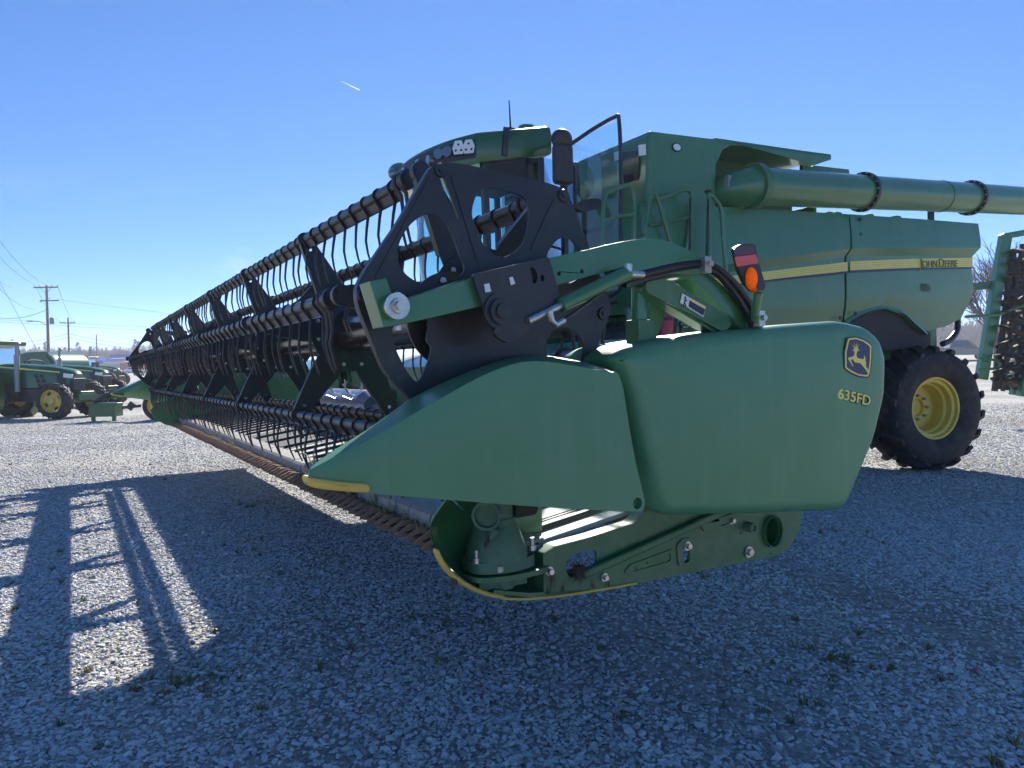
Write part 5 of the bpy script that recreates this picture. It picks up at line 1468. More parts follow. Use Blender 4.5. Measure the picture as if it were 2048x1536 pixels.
# ------------------------------------------------------------------ tractors in the yard
def make_tractor(name, label, x, y, rz, s=1.0, cab=True):
    T = Thing(name, label, 'tractor', base=(0, 0, 0))
    T.e.location = (x, y, gz(x, y)); T.e.rotation_euler = (0, 0, rz); T.e.scale = (s, s, s)
    # hood: lofted along x (forward)
    secs = [(-2.1, 1.12, 2.04, .44), (-1.0, 1.12, 1.99, .43), (-.2, 1.15, 1.93, .41), (.4, 1.12, 1.84, .38), (.75, 1.08, 1.74, .33), (.88, 1.10, 1.62, .26)]
    v, f = [], []
    for (xx, z0, z1, w) in secs:
        ring = [(-w, z0), (-w, z0 + (z1 - z0) * .62), (-w * .92, z1 - .12), (-w * .66, z1 - .02), (0, z1 + .02), (w * .66, z1 - .02), (w * .92, z1 - .12), (w, z0 + (z1 - z0) * .62), (w, z0)]
        v += [(xx, p, q) for p, q in ring]
    n = 9
    for j in range(len(secs) - 1):
        for i in range(n - 1):
            f.append((j * n + i, j * n + i + 1, (j + 1) * n + i + 1, (j + 1) * n + i))
        f.append((j * n, (j + 1) * n, (j + 1) * n + n - 1, j * n + n - 1))
    f.append(tuple((len(secs) - 1) * n + k for k in range(n))); f.append(tuple(range(n)))
    ho = T.part('hood', MB().add(v, f), GREEN_T, smooth=35)
    T.part('hood_stripe', MB().add([(-2.05, -.446, 1.90), (.40, -.385, 1.665), (.40, -.385, 1.715), (-2.05, -.442, 1.955)], [(0, 1, 2, 3)]), DECAL_Y, ho)
    for i in range(3):
        for k in range(2):
            x0 = -.62 + k * .22 + i * .07
            z0 = 1.62 - i * .17
            T.part('hood_vent', MB().add([(x0, -.437, z0), (x0 + .14, -.432, z0), (x0 + .19, -.434, z0 - .14), (x0 + .05, -.437, z0 - .14)], [(0, 1, 2, 3)]), DARK, ho)
    T.part('grille', MB().add([(.30, -.41, 1.14), (.62, -.375, 1.12), (.60, -.37, 1.55), (.28, -.40, 1.62)], [(0, 1, 2, 3)]).box(.60, .905, -.32, .32, 1.0, 1.46), BLACKPL, bevel=.02)
    T.part('head_lamp', MB().plate([(.52, 1.50), (.86, 1.46), (.88, 1.60), (.55, 1.66)], [], -.39, -.28), LAMP, ho, bevel=.02)
    T.part('chassis', MB().box(-2.4, .75, -.30, .30, .62, 1.12).box(-1.7, .1, -.42, -.28, .75, 1.1).box(-1.9, -1.2, -.6, -.3, .8, 1.3), BLACK, bevel=.03)
    T.part('front_weight', MB().box(.86, 1.22, -.36, .36, .72, .98), GREEN_T, bevel=.03)
    T.part('front_axle', MB().box(.50, .74, -.85, .85, .55, .75), GREEN_D)
    ex = T.part('exhaust', MB().tube([(-1.18, -.58, 1.0), (-1.18, -.58, 2.35)], .095, 16).tube(crom([(-1.18, -.58, 2.35), (-1.18, -.58, 2.6), (-1.14, -.58, 2.74), (-1.04, -.58, 2.80)], 5), .055, 12), GREYM)
    for sy in (-1, 1):
        c = (.62, sy * .92, .655)
        rim = MB().lathe([(sy * .20, .41), (sy * .21, .385), (sy * .10, .37), (sy * .06, .30), (sy * .10, .20), (sy * .12, .13), (sy * .20, .11), (sy * .20, .001)], c, (0, 1, 0), 36)
        w = T.part('front_wheel', rim, YELLOW, smooth=40)
        T.part('tyre', tyre_mb(c, .655, .40, .42, 16, .04, 40), RUBBER, w, smooth=40)
        for k in range(4):
            a = 2 * math.pi * k / 4 + .5
            T.part('rim_slot', MB().plate([(.62 + math.cos(a + d) * rr, .655 + math.sin(a + d) * rr) for d, rr in ((-.28, .26), (.28, .26), (.24, .345), (-.24, .345))], [], sy * .92 + sy * .095, sy * .92 + sy * .10), DARK, w)
        c = (-2.55, sy * .98, .92)
        rim = MB().lathe([(sy * .26, .60), (sy * .27, .57), (sy * .12, .55), (sy * .08, .30), (sy * .14, .2), (sy * .14, .001)], c, (0, 1, 0), 36)
        w = T.part('rear_wheel', rim, YELLOW, smooth=40)
        T.part('tyre', tyre_mb(c, .92, .58, .56, 18, .05, 44), RUBBER, w, smooth=40)
        T.part('fender', MB().lathe([(0, 1.0), (sy * .5, 1.0), (sy * .5, .96), (0, .96)], (-2.55, sy * .70, .92), (0, 1, 0), 24), GREEN_T)
    if cab:
        # cab
        T.part('cab_roof', MB().box(-3.35, -1.55, -.78, .78, 2.72, 2.92).shift((-.38, 0, 0)), GREEN_T, bevel=.08, segs=3)
        for (a, b) in (((-1.72, -.70, 1.2), (-1.95, -.72, 2.75)), ((-1.72, .70, 1.2), (-1.95, .72, 2.75)), ((-2.5, -.76, 1.3), (-2.5, -.76, 2.75)), ((-3.2, -.70, 1.5), (-3.2, -.7, 2.75)), ((-3.2, .70, 1.5), (-3.2, .7, 2.75))):
            T.part('cab_pillar', MB().bar(a, b, .08, .08, upv=(0, 1, 0)).shift((-.38, 0, 0)), BLACK)
        T.part('cab_glass', MB().add([(-1.75, -.70, 1.2), (-1.95, -.72, 2.73), (-3.18, -.70, 2.73), (-3.18, -.70, 1.5), (-2.4, -.72, .95), (-1.85, -.72, .95)], [tuple(range(6))]).add([(-1.72, -.68, 1.3), (-1.72, .68, 1.3), (-1.93, .7, 2.73), (-1.93, -.7, 2.73)], [(0, 1, 2, 3)]).shift((-.38, 0, 0)), GLASS)
        T.part('seat', MB().box(-2.9, -2.4, -.25, .25, 1.4, 1.6).box(-3.0, -2.85, -.25, .25, 1.5, 2.2).shift((-.38, 0, 0)), DARK, bevel=.04)
        T.part('steering_wheel', MB().tube([(-2.15, -.05, 1.2), (-2.2, 0, 1.9)], .04, 8).tube([(-2.2 + .08 * math.cos(a), .2 * math.sin(a), 1.92 + .08 * math.cos(a)) for a in np.linspace(0, 6.283, 15)], .018, 6).shift((-.38, 0, 0)), DARK)
        T.part('turn_lamp', MB().box(-1.62, -1.36, -.88, -.74, 2.68, 2.82).shift((-.38, 0, 0)), AMBER, bevel=.03)
    else:
        T.part('roll_bar', MB().tube(crom([(-2.7, -.62, 1.0), (-2.7, -.62, 2.0), (-2.7, -.4, 2.25), (-2.7, .4, 2.25), (-2.7, .62, 2.0), (-2.7, .62, 1.0)], 5), .045, 8).shift((-.38, 0, 0)), BLACK)
    T.part('fuel_tank', MB().box(-2.1, -1.5, -.72, -.35, .55, .95), DARK, bevel=.06)
    return T
t1_ = make_tractor('tractor', 'green tractor with upright exhaust, front wheel by the left edge', -16.88, 27.9, R(-9))
make_tractor('tractor', 'green tractor behind, its nose showing past the first tractor', -20.55, 36.6, R(-9), cab=False)
make_tractor('tractor', 'tiny green tractor far off in front of the blue roofed building', -39.5, 74.0, R(-12))

# round baler behind the first tractor
B = Thing('round_baler', 'rounded dark green baler rising behind the first tractor', 'baler')
bx0, by0 = -24.7, 40.0
B.e.location = (bx0, by0, gz(bx0, by0)); B.e.rotation_euler = (0, 0, R(-10))
prof = fillet([(-1.6, .7), (-1.75, 1.6), (-1.1, 2.45), (-.4, 2.70), (1.0, 2.72), (1.55, 2.3), (1.75, 1.0), (1.3, .6)], .3)
bo_ = B.part('body', MB().plate(prof, [], -1.1, 1.1), GREEN_T, bevel=.06)
B.part('side_door', MB().plate(fillet([(-1.2, 1.0), (-1.1, 2.2), (-.2, 2.5), (.1, 1.0)], .2), [], -1.16, -1.10), GREEN_T, bo_, bevel=.02)
B.part('side_door', MB().plate(fillet([(.2, 1.0), (.1, 2.5), (.9, 2.55), (1.4, 1.9), (1.5, 1.1)], .2), [], -1.16, -1.10), GREEN_T, bo_, bevel=.02)
B.part('lift_arm', MB().tube(crom([(1.1, -1.2, 2.6), (1.5, -1.22, 2.2), (1.7, -1.2, 1.2)], 5), .05, 8), GREYM)
for sy in (-1, 1):
    w = B.part('wheel', MB().lathe([(sy * .15, .3), (sy * .05, .25), (sy * .05, .001)], (0, sy * 1.3, .5), (0, 1, 0), 24), YELLOW)
    B.part('tyre', tyre_mb((0, sy * 1.3, .5), .5, .29, .34, 0, .02, 32), RUBBER, w, smooth=40)
B.part('tongue', MB().bar((1.5, 0, .7), (3.4, 0, .6), .2, .16), GREEN_D)

# trailed mower between the tractors and the header
M = Thing('trailed_mower', 'green trailed mower with long tongue and yellow wheels beyond the header', 'mower')
def mp_(u, v, Y): return None
MX, MY_ = -14.25, 25.4
M.e.location = (MX, MY_, gz(MX, MY_))
M.part('tongue', MB().bar((-.42, .02, .82), (2.2, .25, .86), .16, .17), GREEN_T, bevel=.015)
M.part('tongue_top', MB().bar((-.1, -.05, 1.10), (1.05, 0, 1.14), .05, .05).bar((.2, -.05, 1.0), (.95, 0, 1.05), .04, .05).bar((1.05, 0, 1.16), (1.12, 0, .75), .06, .06), BLACK)
M.part('gear_box', MB().box(.02, .88, -.25, .35, .16, .62), GREEN_T, bevel=.02)
for lx__ in (.10, .80):
    M.part('box_leg', MB().bar((lx__, -.1, .16), (lx__, -.1, 0), .10, .10), GREEN_D)
M.part('drive_shield', MB().tube(crom([(.15, -.1, .62), (.45, -.15, .82), (.85, -.1, .95), (1.0, 0, 1.15)], 4), .07, 10), BLACK)
M.part('coupler', MB().bar((1.1, -.1, .45), (1.7, -.1, .5), .12, .10).bar((1.3, -.1, .40), (1.45, -.1, .60), .08, .2), BLACK)
for wx_, wy_ in ((2.35, -.2), (2.35, 2.2)):
    w = M.part('wheel', MB().lathe([(-.16, .31), (-.17, .29), (-.06, .27), (-.02, .14), (-.08, .1), (-.08, .001)], (wx_, wy_, .50), (0, 1, 0), 30), YELLOW, smooth=40)
    M.part('tyre', tyre_mb((wx_, wy_, .50), .50, .30, .34, 0, .02, 36), RUBBER, w, smooth=40)
M.part('cutter_deck', MB().box(1.9, 5.2, .3, 1.9, .35, .75), GREEN_T, bevel=.03)
M.part('crop_curtain', MB().box(1.9, 5.2, .28, .31, .08, .42), BLACK)

# forklift-like mast far off
F_ = Thing('mast', 'black upright loader mast standing far off by the small tractor', 'loader mast')
fx_, fy_ = -36.6, 66.0
F_.e.location = (fx_, fy_, gz(fx_, fy_))
F_.part('upright', MB().box(-.32, -.08, -.1, .1, 0, 2.3), BLACK)
F_.part('upright', MB().box(.08, .32, -.1, .1, 0, 2.3), BLACK)
F_.part('cross_bar', MB().box(-.3, .3, -.08, .08, 2.1, 2.25).box(-.3, .3, -.08, .08, .9, 1.05), BLACK)
F_.part('carriage', MB().box(-.5, .5, -.25, -.1, .2, .7), BLACK)

# ------------------------------------------------------------------ disc harrow at the right edge
D = Thing('disc_harrow', 'folded disc harrow with rusty disc gangs behind the combine', 'disc harrow')
DX, DY = 13.0, 18.0
D.e.location = (DX, DY, 0)
def dl(pts): return [(x - DX, z) for x, z in pts]
tb = dl([(11.861, 4.529), (11.261, 1.336)])
D.part('wing_tube', MB().bar((tb[0][0], 0, tb[0][1]), (tb[1][0], 0, tb[1][1] - .25), .24, .2, upv=(0, 1, 0)), GREEN, bevel=.02)
tp_ = dl([(11.801, 4.494), (12.626, 4.623)])
D.part('wing_tube', MB().bar((tp_[0][0], 0, tp_[0][1]), (tp_[1][0], 0, tp_[1][1]), .14, .12, upv=(0, 1, 0)), GREEN, bevel=.02)
for yy, k in ((.1, 0), (.9, .35)):
    q = dl([(12.925, 4.511), (12.316, 1.053)])
    D.part('wing_tube', MB().bar((q[0][0] + k, yy, q[0][1]), (q[1][0] + k, yy, q[1][1] - .4), .2, .2, upv=(0, 1, 0)), GREEN, bevel=.02)
q = dl([(11.102, 3.278), (12.443, 3.446)])
D.part('link_arm', MB().bar((q[0][0] - .6, .1, q[0][1] - .03), (q[1][0], .1, q[1][1]), .18, .14, upv=(0, 1, 0)), GREEN_D)
q = dl([(10.703, 2.578), (11.497, 2.611), (12.304, 2.905)])
D.part('hose_rod', MB().tube([(x, -.3, z) for x, z in q], .035, 8), GREEN)
q = dl([(11.018, 1.601), (11.469, 1.522), (11.468, 1.356), (10.993, 1.340)])
D.part('step_hoop', MB().tube(crom([(x, -.3, z) for x, z in q], 5), .03, 8), GREEN)
dz_ = MB()
dz_.lathe([(-.006, .30), (.03, .24), (.06, .12), (.07, .03), (.085, .03), (.065, .12), (.036, .24), (0.0, .305)], (0, 0, 0), (0, 0, 1), 20)
dz_.lathe([(-.12, .05), (.0, .07), (.12, .05)], (0, 0, 0), (0, 0, 1), 10)
dme = dz_.mesh('disc', DRUST, 40)
gx0 = dl([(12.087, 4.168), (11.619, 0.705)])
for g, (off, yy) in enumerate(((.0, -.25), (.55, .15), (1.05, -.2), (.85, .9))):
    p, q = np.array([gx0[0][0] + off, yy, gx0[0][1] - (g % 2) * .12]), np.array([gx0[1][0] + off, yy, gx0[1][1] + .1])
    D.part('gang_shaft', MB().bar(p + [0, 0, .1], q, .07, .07, upv=(0, 1, 0)).bar(p + [-.12, .12, .0], q + [-.12, .12, 0], .10, .10, upv=(0, 1, 0)), DRUST)
    L_ = np.linalg.norm(q - p)
    nd = int(L_ / .29)
    for i in range(nd):
        c = p + (q - p) * (i + .3) / nd
        o = link('disc', dme, D.e, tuple(c), (random.uniform(-.25, .25) + .15, math.atan2(p[0] - q[0], p[2] - q[2]) + random.uniform(-.25, .25) + .12, random.uniform(0, 6)))
        if i % 2 == 0:
            D.part('disc_scraper', MB().bar(c + [-.3, -.1, .03], c + [.2, .05, .09], .05, .02), DRUST)
for wx_, wy_ in ((.15, -.6), (.75, -.7), (1.2, .3)):
    w = D.part('transport_wheel', MB().lathe([(-.13, .21), (-.05, .19), (-.03, .001)], (wx_, wy_, .37), (0, 1, 0), 24), YELLOW, smooth=40)
    D.part('tyre', tyre_mb((wx_, wy_, .37), .37, .2, .28, 0, .02, 32), RUBBER, w, smooth=40)
D.part('main_frame', MB().box(-.4, 2.4, -.3, .1, .75, .95).box(-.6, 2.4, .6, .8, .8, 1.0), GREEN_D, bevel=.02)

# ------------------------------------------------------------------ building, cars
def build_store():
    S = Thing('roadside_store', 'low white and red brick store with blue roof band far left', 'store')
    x0, x1, Y = -128.0, -107.0, 214.0
    zb = gz(-95, Y) - .1
    S.base = np.array([-117.0, Y, zb]); S.e.location = (-117, Y, zb)
    WB = mat('white_block_wall', (.66, .66, .66), .8); BR = mat('red_brick', (.30, .075, .05), .85); BL = mat('blue_metal_roof', (.03, .10, .42), .45); GR = mat('grey_roof', (.45, .47, .5), .6)
    S.part('wall', MB().box(x0, x1, Y, Y + 14, zb, zb + 3.2), BR)
    S.part('upper_wall', MB().box(x0 - .02, x1 - 3, Y - .05, Y + 13.9, zb + 1.7, zb + 3.25), WB)
    S.part('end_bay', MB().box(x1 - 4.6, x1 - .6, Y - .4, Y + 2, zb, zb + 3.0), RED)
    S.part('roof_band', MB().add([(x0 - 4, Y - 1, zb + 3.2), (-116, Y - 1, zb + 3.2), (-116, Y + 4, zb + 4.7), (x0 - 4, Y + 4, zb + 4.7)], [(0, 1, 2, 3)]).box(x0 - 4, -116, Y - 1.05, Y - .9, zb + 3.0, zb + 3.9), BL)
    S.part('roof', MB().add([(-116, Y - .6, zb + 3.3), (x1 + 1, Y - .6, zb + 3.3), (x1 + 1, Y + 7, zb + 5.6), (-116, Y + 7, zb + 5.6)], [(0, 1, 2, 3)]), GR)
    S.part('roof_sign', MB().box(-116, -110, Y + 3, Y + 3.3, zb + 4.6, zb + 5.6), BL)
    for k in range(3):
        xx = x0 + 2 + k * 4.2
        S.part('window', MB().box(xx, xx + 2.4, Y - .1, Y - .06, zb + .5, zb + 1.6), DARK)
    S.part('shop_front', MB().box(-115, -112, Y - .12, Y - .07, zb + .2, zb + 2.6), mat('tan_front', (.5, .42, .3), .7))
build_store()
def make_car(label, x, y, rz, body, dark=False, group=None):
    C = Thing('parked_car', label, 'car', group=group)
    C.e.location = (x, y, gz(x, y)); C.e.rotation_euler = (0, 0, rz)
    side = [(-2.2, .35), (-2.25, .85), (-2.1, 1.0), (-1.75, 1.05), (-1.2, 1.45), (.2, 1.48), (1.0, 1.05), (1.9, .92), (2.2, .75), (2.2, .35)]
    C.part('body', MB().plate(fillet(side, .08), [], -.86, .86), body, bevel=.05)
    C.part('side_window', MB().plate([(-1.55, 1.06), (-1.1, 1.39), (.12, 1.41), (.75, 1.06)], [], -.875, -.855), DARK)
    C.part('side_window', MB().plate([(-1.55, 1.06), (-1.1, 1.39), (.12, 1.41), (.75, 1.06)], [], .855, .875), DARK)
    C.part('windscreen', MB().add([(.27, -.7, 1.46), (.27, .7, 1.46), (1.02, .78, 1.08), (1.02, -.78, 1.08)], [(0, 1, 2, 3)]).shift((.02, 0, .015)), mat('car_glass', (.05, .09, .16), .08))
    for wx_ in (-1.4, 1.4):
        for sy in (-1, 1):
            w = C.part('wheel', MB().lathe([(sy * .1, .2), (sy * .1, .001)], (wx_, sy * .82, .32), (0, 1, 0), 16), STEEL)
            C.part('tyre', tyre_mb((wx_, sy * .82, .32), .32, .2, .2, 0, .01, 24), RUBBER, w)
    for y_ in (-.65, .65):
        C.part('head_lamp', MB().box(2.1, 2.21, y_ - .15, y_ + .15, .68, .8), LAMP)
    return C
CW = mat('white_car_paint', (.7, .7, .7), .3, coat=.6)
CS = mat('silver_car_paint', (.28, .26, .24), .25, metal=.6, coat=.6)
CDk = mat('dark_car_paint', (.04, .035, .03), .25, coat=.6)
make_car('white car parked before the store, left of the reel', -100.3, 188, R(8), CW)
make_car('second white car, right behind the tip of the reel', -95.6, 190, R(5), CW)
make_car('third white car, half hidden by the reel end', -90.6, 191, R(5), CW)
# pickup seen past the rear wheel
def make_suv():
    C = Thing('parked_pickup', 'dark tan pickup truck showing between rear wheel and harrow', 'pickup')
    x, y = 42.0, 70.0
    C.e.location = (x, y, gz(x, y) + .0); C.e.rotation_euler = (0, 0, R(-14))
    tan = mat('tan_truck_paint', (.24, .19, .15), .3, metal=.3, coat=.6)
    C.part('body', MB().plate(fillet([(-2.7, .5), (-2.7, 1.15), (1.1, 1.15), (2.5, 1.08), (2.75, .9), (2.75, .45)], .1), [], -.98, .98), tan, bevel=.06)
    C.part('cabin', MB().plate(fillet([(-1.3, 1.12), (-1.15, 1.88), (.25, 1.88), (1.05, 1.14)], .1), [], -.86, .86), tan, bevel=.06)
    C.part('windscreen', MB().add([(.34, -.74, 1.82), (.34, .74, 1.82), (1.06, .8, 1.2), (1.06, -.8, 1.2)], [(0, 1, 2, 3)]), MATS['car_glass'])
    C.part('side_window', MB().plate([(-1.1, 1.22), (-1.0, 1.78), (.2, 1.78), (.75, 1.22)], [], -.885, -.855), MATS['car_glass'])
    C.part('grille', MB().box(2.72, 2.79, -.7, .7, .62, .92), STEEL)
    for y_ in (-.825, .825):
        C.part('head_lamp', MB().box(2.6, 2.78, y_ - .125, y_ + .125, .7, .92), LAMP)
    C.part('bumper', MB().box(2.7, 2.86, -.95, .95, .42, .6), STEEL, bevel=.03)
    for wx_ in (-1.7, 1.75):
        for sy in (-1, 1):
            w = C.part('wheel', MB().lathe([(sy * .1, .24), (sy * .1, .001)], (wx_, sy * .9, .4), (0, 1, 0), 16), STEEL)
            C.part('tyre', tyre_mb((wx_, sy * .9, .4), .4, .24, .26, 0, .01, 24), RUBBER, w)
make_suv()

# ------------------------------------------------------------------ power poles and wires
def pole(label, u_x, Y, ztop, arms, rad=.17, extra=None):
    P = Thing('utility_pole', label, 'utility pole')
    zb = gz(u_x, Y)
    P.e.location = (u_x, Y, zb)
    h = ztop - zb
    P.part('post', MB().tube([(0, 0, 0), (0, 0, h)], [rad, rad * .72], 12), WOOD)
    for (dz, w) in arms:
        a = P.part('cross_arm', MB().box(-w, w, -.24, -.12, h - dz - .09, h - dz + .07), WOOD)
        for k in (-.95, -.5, .5, .95):
            P.part('insulator', MB().lathe([(0, .04), (.06, .09), (.12, .05), (.22, .06), (.22, .001)], (w * k, -.18, h - dz + .07), (0, 0, 1), 8), GREYM, a)
        P.part('arm_brace', MB().bar((-w * .5, -.18, h - dz), (0, -.14, h - dz - .8), .05, .04).bar((w * .5, -.18, h - dz), (0, -.14, h - dz - .8), .05, .04), WOOD)
    if extra:
        P.part('transformer', MB().lathe([(0, .001), (0, .27), (.75, .27), (.85, .2), (.85, .001)], (.62, -.1, h - 4.9), (0, 0, 1), 16), GREYM)
        P.part('lower_arm', MB().box(-.8, 1.6, -.2, -.1, h - 2.0, h - 1.86).bar((-.8, -.15, h - 2.1), (.6, -.15, h - 1.6), .06, .06), WOOD)
        P.part('lamp_arm', MB().tube(crom([(0, -.1, h - 5.1), (-.7, -.3, h - 4.6), (-1.6, -.5, h - 4.5)], 4), .05, 8).box(-2.25, -1.55, -.62, -.38, h - 4.58, h - 4.42), GREYM)
    return P
(p1x, p1z), = [(-58.575, 13.025)]
(p2x, p2z), = [(-82.497, 12.445)]
(p3x, p3z), = [(-104.945, 11.920)]
pole('tall wooden power pole with street lamp and transformer, leftmost', p1x, 95.0, p1z, [(.25, 1.55)], .2, True)
pole('wooden power pole with one crossarm, middle of the three', p2x, 140.0, p2z, [(1.0, 1.4)], .2)
pole('short plain power pole before the store, rightmost', p3x, 190.0, p3z, [], .17)
def wire(name, label, a, b, sag, r=.022):
    n = 22
    pts = []
    for i in range(n + 1):
        t = i / n
        p = np.array(a) * (1 - t) + np.array(b) * t
        p[2] -= sag * 4 * t * (1 - t)
        pts.append(p)
    c = np.mean(pts, 0)
    o = link(name, MB().tube([p - c for p in pts], r, 5).mesh(name, WIRE, 60), None, tuple(c))
    tag(o, label, 'wire')
def W3(Y, u, v): return None
ends = [(-42.867, 15.886), (-42.925, 14.104), (-43.023, 11.129), (-43.010, 11.526)]
names = ['uppermost wire sweeping up to the top left edge', 'second wire from the top at the left edge', 'third wire from the top at the left edge', 'slack wire below the third wire at left']
tops = [(-58.322, 13.020), (-59.017, 13.032), (-60.031, 12.924), (-59.992, 10.086)]
for (ex_, ez_), (sx__, sz__), nm in zip(ends, tops, names):
    wire('power_wire', nm, (sx__, 95, sz__), (ex_, 60, ez_), 1.2)
g0, g1 = [(-59.778, 16.394), (-52.744, 2.669)]
gu = Thing('guy_wire', 'steep guy wire with white guard sleeve ending behind the tractor', 'guy wire')
gu.e.location = (g1[0], 85, g1[1])
gu.part('strand', MB().tube([(g0[0] - g1[0], 0, g0[1] - g1[1]), (0, 0, 0)], .022, 5), WIRE)
gq = [(-53.439, 4.040)][0]
gu.part('guard_sleeve', MB().tube([(gq[0] - g1[0], -.05, gq[1] - g1[1]), (0, -.05, 0)], .06, 6), WHITE)
lines = [((-60, 625), (94, 619), 95, 95, 'near level wire running left from the leftmost pole'), ((-60, 690), (134, 668), 140, 140, 'wire left of the middle pole, upper of two'), ((-60, 693), (134, 675), 140, 140, 'wire left of the middle pole, lower of two')]
for (ua_, va_), (ub_, vb_), Ya, Yb, nm in lines:
    pass
for nm, A_, B_ in (('near level wire running left from the leftmost pole', [(-67.083, 9.705), (-58.667, 10.000)], None), ('upper wire left of the middle pole', [(-99.028, 8.359), (-82.586, 9.469)], None), ('lower wire left of the middle pole', [(-99.064, 7.241), (-82.606, 8.817)], None),
                   ('long wire from the middle pole to the far right, upper', [(-82.586, 9.469), (-56.197, 6.214)], None), ('long wire from the middle pole to the far right, lower', [(-82.606, 8.817), (-56.219, 5.376)], None),
                   ('faint high wire crossing behind both poles', [(-172.739, 19.976), (-67.486, 12.716)], None), ('faint second high wire crossing behind both poles', [(-172.718, 20.613), (-67.449, 14.312)], None), ('high wire leaving the leftmost pole to the right', [(-145.397, 26.194), (-73.785, 16.656)], None)):
    Yw = 95 if 'near level' in nm else (140 if 'middle' in nm else 240)
    wire('power_wire', nm, (A_[0][0], Yw, A_[0][1]), (A_[1][0], Yw, A_[1][1]), .9 if Yw < 200 else .4, .03 if Yw < 200 else .04)
# wires between the poles
for k, (o1, o2) in enumerate(((-1.4, -1.3), (1.4, 1.3))):
    wire('power_wire', ['left wire slanting down between the two taller poles', 'right wire slanting down between the two taller poles'][k], (p1x + o1, 95, p1z), (p2x + o2, 140, p2z - .8), 1.0)

# yard lamp at the right
YL = Thing('yard_lamp', 'thin twin headed lamp pole beyond the pickup', 'lamp post')
(lx_, lz_), = [(71.586, 7.053)]
YL.e.location = (lx_, 120, gz(lx_, 120))
hh_ = lz_ - gz(lx_, 120)
YL.part('post', MB().tube([(0, 0, 0), (0, 0, hh_)], .10, 8), GREYM)
YL.part('lamp_head', MB().box(-.6, -.1, -.2, .2, hh_ - .9, hh_ - .7), GREYM)
YL.part('lamp_head', MB().box(.1, .6, -.2, .2, hh_ - .9, hh_ - .7), GREYM)

# ------------------------------------------------------------------ trees and far wood
BARK = mat('bare_twigs', (0.155, 0.125, 0.11), 0.9, var=.25, vscale=.3)
def bare_tree(mb, base, h, depth, spread=.55, rad=.14, thick=1.0, rs=random, n=5):
    def grow(p, d, l, r, k):
        q = p + d * l
        x, y, _ = basis(d)
        m = 3 if k < depth else 5
        ring = []
        for t, rr, pp in ((0, r, p), (1, r * .68, q)):
            for i in range(m):
                a = 6.283 * i / m
                ring.append(pp + rr * (math.cos(a) * x + math.sin(a) * y))
        mb.add(ring, [(i, (i + 1) % m, m + (i + 1) % m, m + i) for i in range(m)])
        if k == 0:
            return
        for i in range(rs.randint(2, 4) if k > 1 else rs.randint(3, 5)):
            a = rs.uniform(0, 6.283); s = rs.uniform(.35, .9) * spread
            nd = d + (math.cos(a) * x + math.sin(a) * y) * s * 1.3 + np.array([0, 0, .12])
            nd /= np.linalg.norm(nd)
            t = rs.uniform(.45, 1.0)
            grow(p + d * l * t, nd, l * rs.uniform(.6, .85), r * .55, k - 1)
        grow(q, (d + np.array([rs.uniform(-.2, .2), rs.uniform(-.2, .2), .05])) / 1.0, l * .75, r * .66, k - 1)
    grow(np.array(base, float), np.array([0, 0, 1.0]), h * .30, rad, depth)
for lab, u_, Y_, vt in (('bare winter tree showing left of the harrow frame', 1992, 46, 468), ('bare winter tree behind the harrow gangs', 2042, 50, 450)):
    (x_, zt), = [(29.730, 9.234)] if u_ < 2000 else [(33.977, 10.303)]
    T = Thing('bare_tree', lab, 'tree')
    zb = gz(x_, Y_)
    T.e.location = (x_, Y_, zb)
    hgt_ = zt - zb
    mb = MB(); bare_tree(mb, (0, 0, 0), hgt_ * .92, 5, .75, .16)
    nz = 5 * 2
    T.part('trunk', MB().tube([(0, 0, -.1), (.02, 0, hgt_ * .3)], [.2, .155], 8), BARK)
    T.part('crown', mb, BARK, smooth=0)
fwood = MB()
rs = random.Random(5)
protos = []
for k in range(6):
    m = MB(); bare_tree(m, (0, 0, 0), 1.0, 3, .62, .024, rs=rs)
    if k >= 4:
        # a few evergreens: ragged cones of tufts
        m = MB()
        m.tube([(0, 0, 0), (0, 0, .9)], [.02, .006], 4)
        for i in range(150):
            z = rs.uniform(.22, 1.0); a = rs.uniform(0, 6.283); r_ = (1.05 - z) * .30 * rs.uniform(.3, 1)
            c = np.array([r_ * math.cos(a), r_ * math.sin(a), z]); w = .05
            m.add([c + np.array([rs.uniform(-w, w), rs.uniform(-w, w), rs.uniform(-w, w)]) for _ in range(3)], [(0, 1, 2)])
    V = np.array(m.v); protos.append((V, m.f))
def hill_z(x, y):
    t = max(0, (y - 240) / 260)
    return gz(x, 200) + 12 * min(1, t) * (0.75 + .25 * math.sin(x * .012 + 1))
EVER = mat('dark_evergreen', (0.06, 0.085, 0.06), .9)
allv, allf, allm = [], [], []
off = 0
def plant(x, y, h, k):
    global off
    V, F = protos[k]
    a = rs.uniform(0, 6.283); c, s = math.cos(a), math.sin(a)
    P = V * h
    Q = np.c_[P[:, 0] * c - P[:, 1] * s + x, P[:, 0] * s + P[:, 1] * c + y, P[:, 2] + hill_z(x, y)]
    allv.append(Q); allf.extend([tuple(i + off for i in f) for f in F]); allm.extend([1 if k >= 4 else 0] * len(F))
    off += len(Q)
for i in range(1500):
    y = rs.uniform(250, 560)
    x = y * rs.uniform(-.78, -.42)
    plant(x, y, rs.uniform(7, 12), rs.choice([0, 1, 2, 3] * 5 + [4, 5]))
for i in range(420):
    y = rs.uniform(215, 420)
    x = y * rs.uniform(.50, .74)
    plant(x, y, rs.uniform(9, 15), rs.choice([0, 1, 2, 3] * 4 + [4]))
me = bpy.data.meshes.new('far_wood')
me.from_pydata([tuple(p) for p in np.concatenate(allv)], [], allf)
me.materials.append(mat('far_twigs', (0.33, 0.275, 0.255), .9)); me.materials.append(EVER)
me.polygons.foreach_set('material_index', allm)
o = link('far_wood', me)
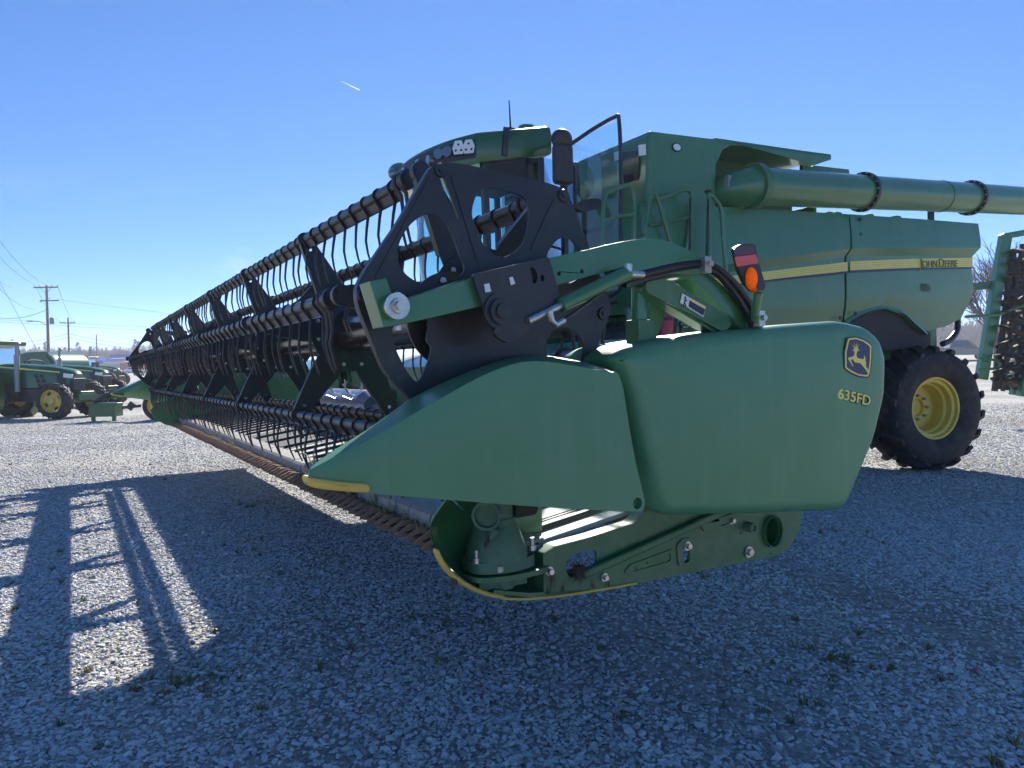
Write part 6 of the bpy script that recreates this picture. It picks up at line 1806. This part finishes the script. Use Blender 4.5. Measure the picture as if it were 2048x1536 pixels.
o['kind'] = 'stuff'; o['label'] = 'leafless grey brown woodland along the low ridge'
hv, hf = [], []
xs = list(np.linspace(-700, 700, 57)); ys = [236, 260, 300, 350, 420, 500, 600, 900]
for y in ys:
    for x in xs:
        hv.append((x, y, hill_z(x, y) - (.6 if y < 240 else 0) - (12 if y > 800 else 0)))
n = len(xs)
hf = [(j * n + i, j * n + i + 1, (j + 1) * n + i + 1, (j + 1) * n + i) for j in range(len(ys) - 1) for i in range(n - 1)]
o = link('hills', MB().add(hv, hf).mesh('hills', mat('winter_hillside', (0.25, 0.205, 0.18), .95, var=.4, vscale=.05), 60))
o['kind'] = 'structure'; o['label'] = 'low wooded ridge behind the yard'

# contrail high above
(c0, z0), (c1, z1) = [(-1971.778, 3454.232), (-1753.972, 3344.189)]
o = link('contrail', MB().tube([(c0 - c1, 0, z0 - z1), ((c0 - c1) * .5, 0, (z0 - z1) * .5), (0, 0, 0)], [.6, 3.0, 5.5], 8).mesh('contrail', translucent('contrail_ice', (1, 1, 1), .8, 1.0), 60), None, (c1, 9000, z1))
tag(o, 'short white contrail streak high in the blue sky', 'contrail')

# ------------------------------------------------------------------ weeds in the gravel
wd = MB()
rw = random.Random(3)
def tuft(x, y, n, h, sp):
    st = random.getstate()
    blades(wd, (x, y, 0.0), n, h, sp, .0035)
spots = [(-3.703, 5.972), (-2.963, 5.097), (-3.332, 4.958), (-2.593, 5.077), (-1.879, 3.630), (-1.803, 4.457), (-2.243, 3.886), (-3.999, 6.563), (-1.693, 3.679), (-1.652, 3.755), (-1.704, 3.595), (-1.519, 3.615), (1.953, 4.231), (2.217, 3.992), (1.875, 3.740), (1.640, 3.719), (1.997, 2.985), (1.823, 2.838), (0.239, 4.574), (0.456, 4.073), (-0.926, 4.138), (-1.023, 3.866), (-1.800, 5.706), (-5.114, 10.973), (-4.955, 8.945), (-0.219, 4.508), (0.448, 3.257), (1.684, 4.499), (-0.403, 3.904), (-1.184, 3.415), (-8.870, 13.187), (-8.685, 13.881), (-6.230, 12.830), (-3.219, 8.779)]
for i, (x, y) in enumerate(spots):
    tuft(x, y, rw.randint(16, 40), .042, .055)
for i in range(17):
    Y = rw.uniform(2.9, 13); X = Y * rw.uniform(-.68, .68)
    for k in range(rw.randint(3, 12)):
        tuft(X + rw.gauss(0, .17), Y + rw.gauss(0, .17), rw.randint(5, 22), rw.uniform(.02, .05), .05)
for i in range(45):
    x0, y0 = [(-1.656, 3.707)][0]
    tuft(x0 + rw.gauss(0, .16), y0 + rw.gauss(0, .13), 10, .025, .04)
o = link('weeds', wd.mesh('weeds', [mat('dull_weed', (.22, .20, .09), .8, var=.3, vscale=9), mat('weed_green', (.12, .17, .05), .8, var=.3, vscale=9)], 0))
o['kind'] = 'stuff'; o['label'] = 'small weeds and grass tufts growing through the gravel'

# ------------------------------------------------------------------ thin air between here and the ridge
hz = MB().box(-1150, 1150, -80, 1150, -1.0, 42.0)
hm = bpy.data.materials.new('haze_air')
hm.use_nodes = True
ht = hm.node_tree
ht.nodes.clear()
ho_ = ht.nodes.new('ShaderNodeOutputMaterial')
hv_ = ht.nodes.new('ShaderNodeVolumePrincipled')
hv_.inputs['Color'].default_value = (0.85, 0.90, 1.0, 1)
hv_.inputs['Density'].default_value = 0.0006
hv_.inputs['Anisotropy'].default_value = 0.35
ht.links.new(hv_.outputs['Volume'], ho_.inputs['Volume'])
o = link('haze', hz.mesh('haze', hm, 0))
o['kind'] = 'stuff'; o['label'] = 'thin pale haze in the air over the yard'
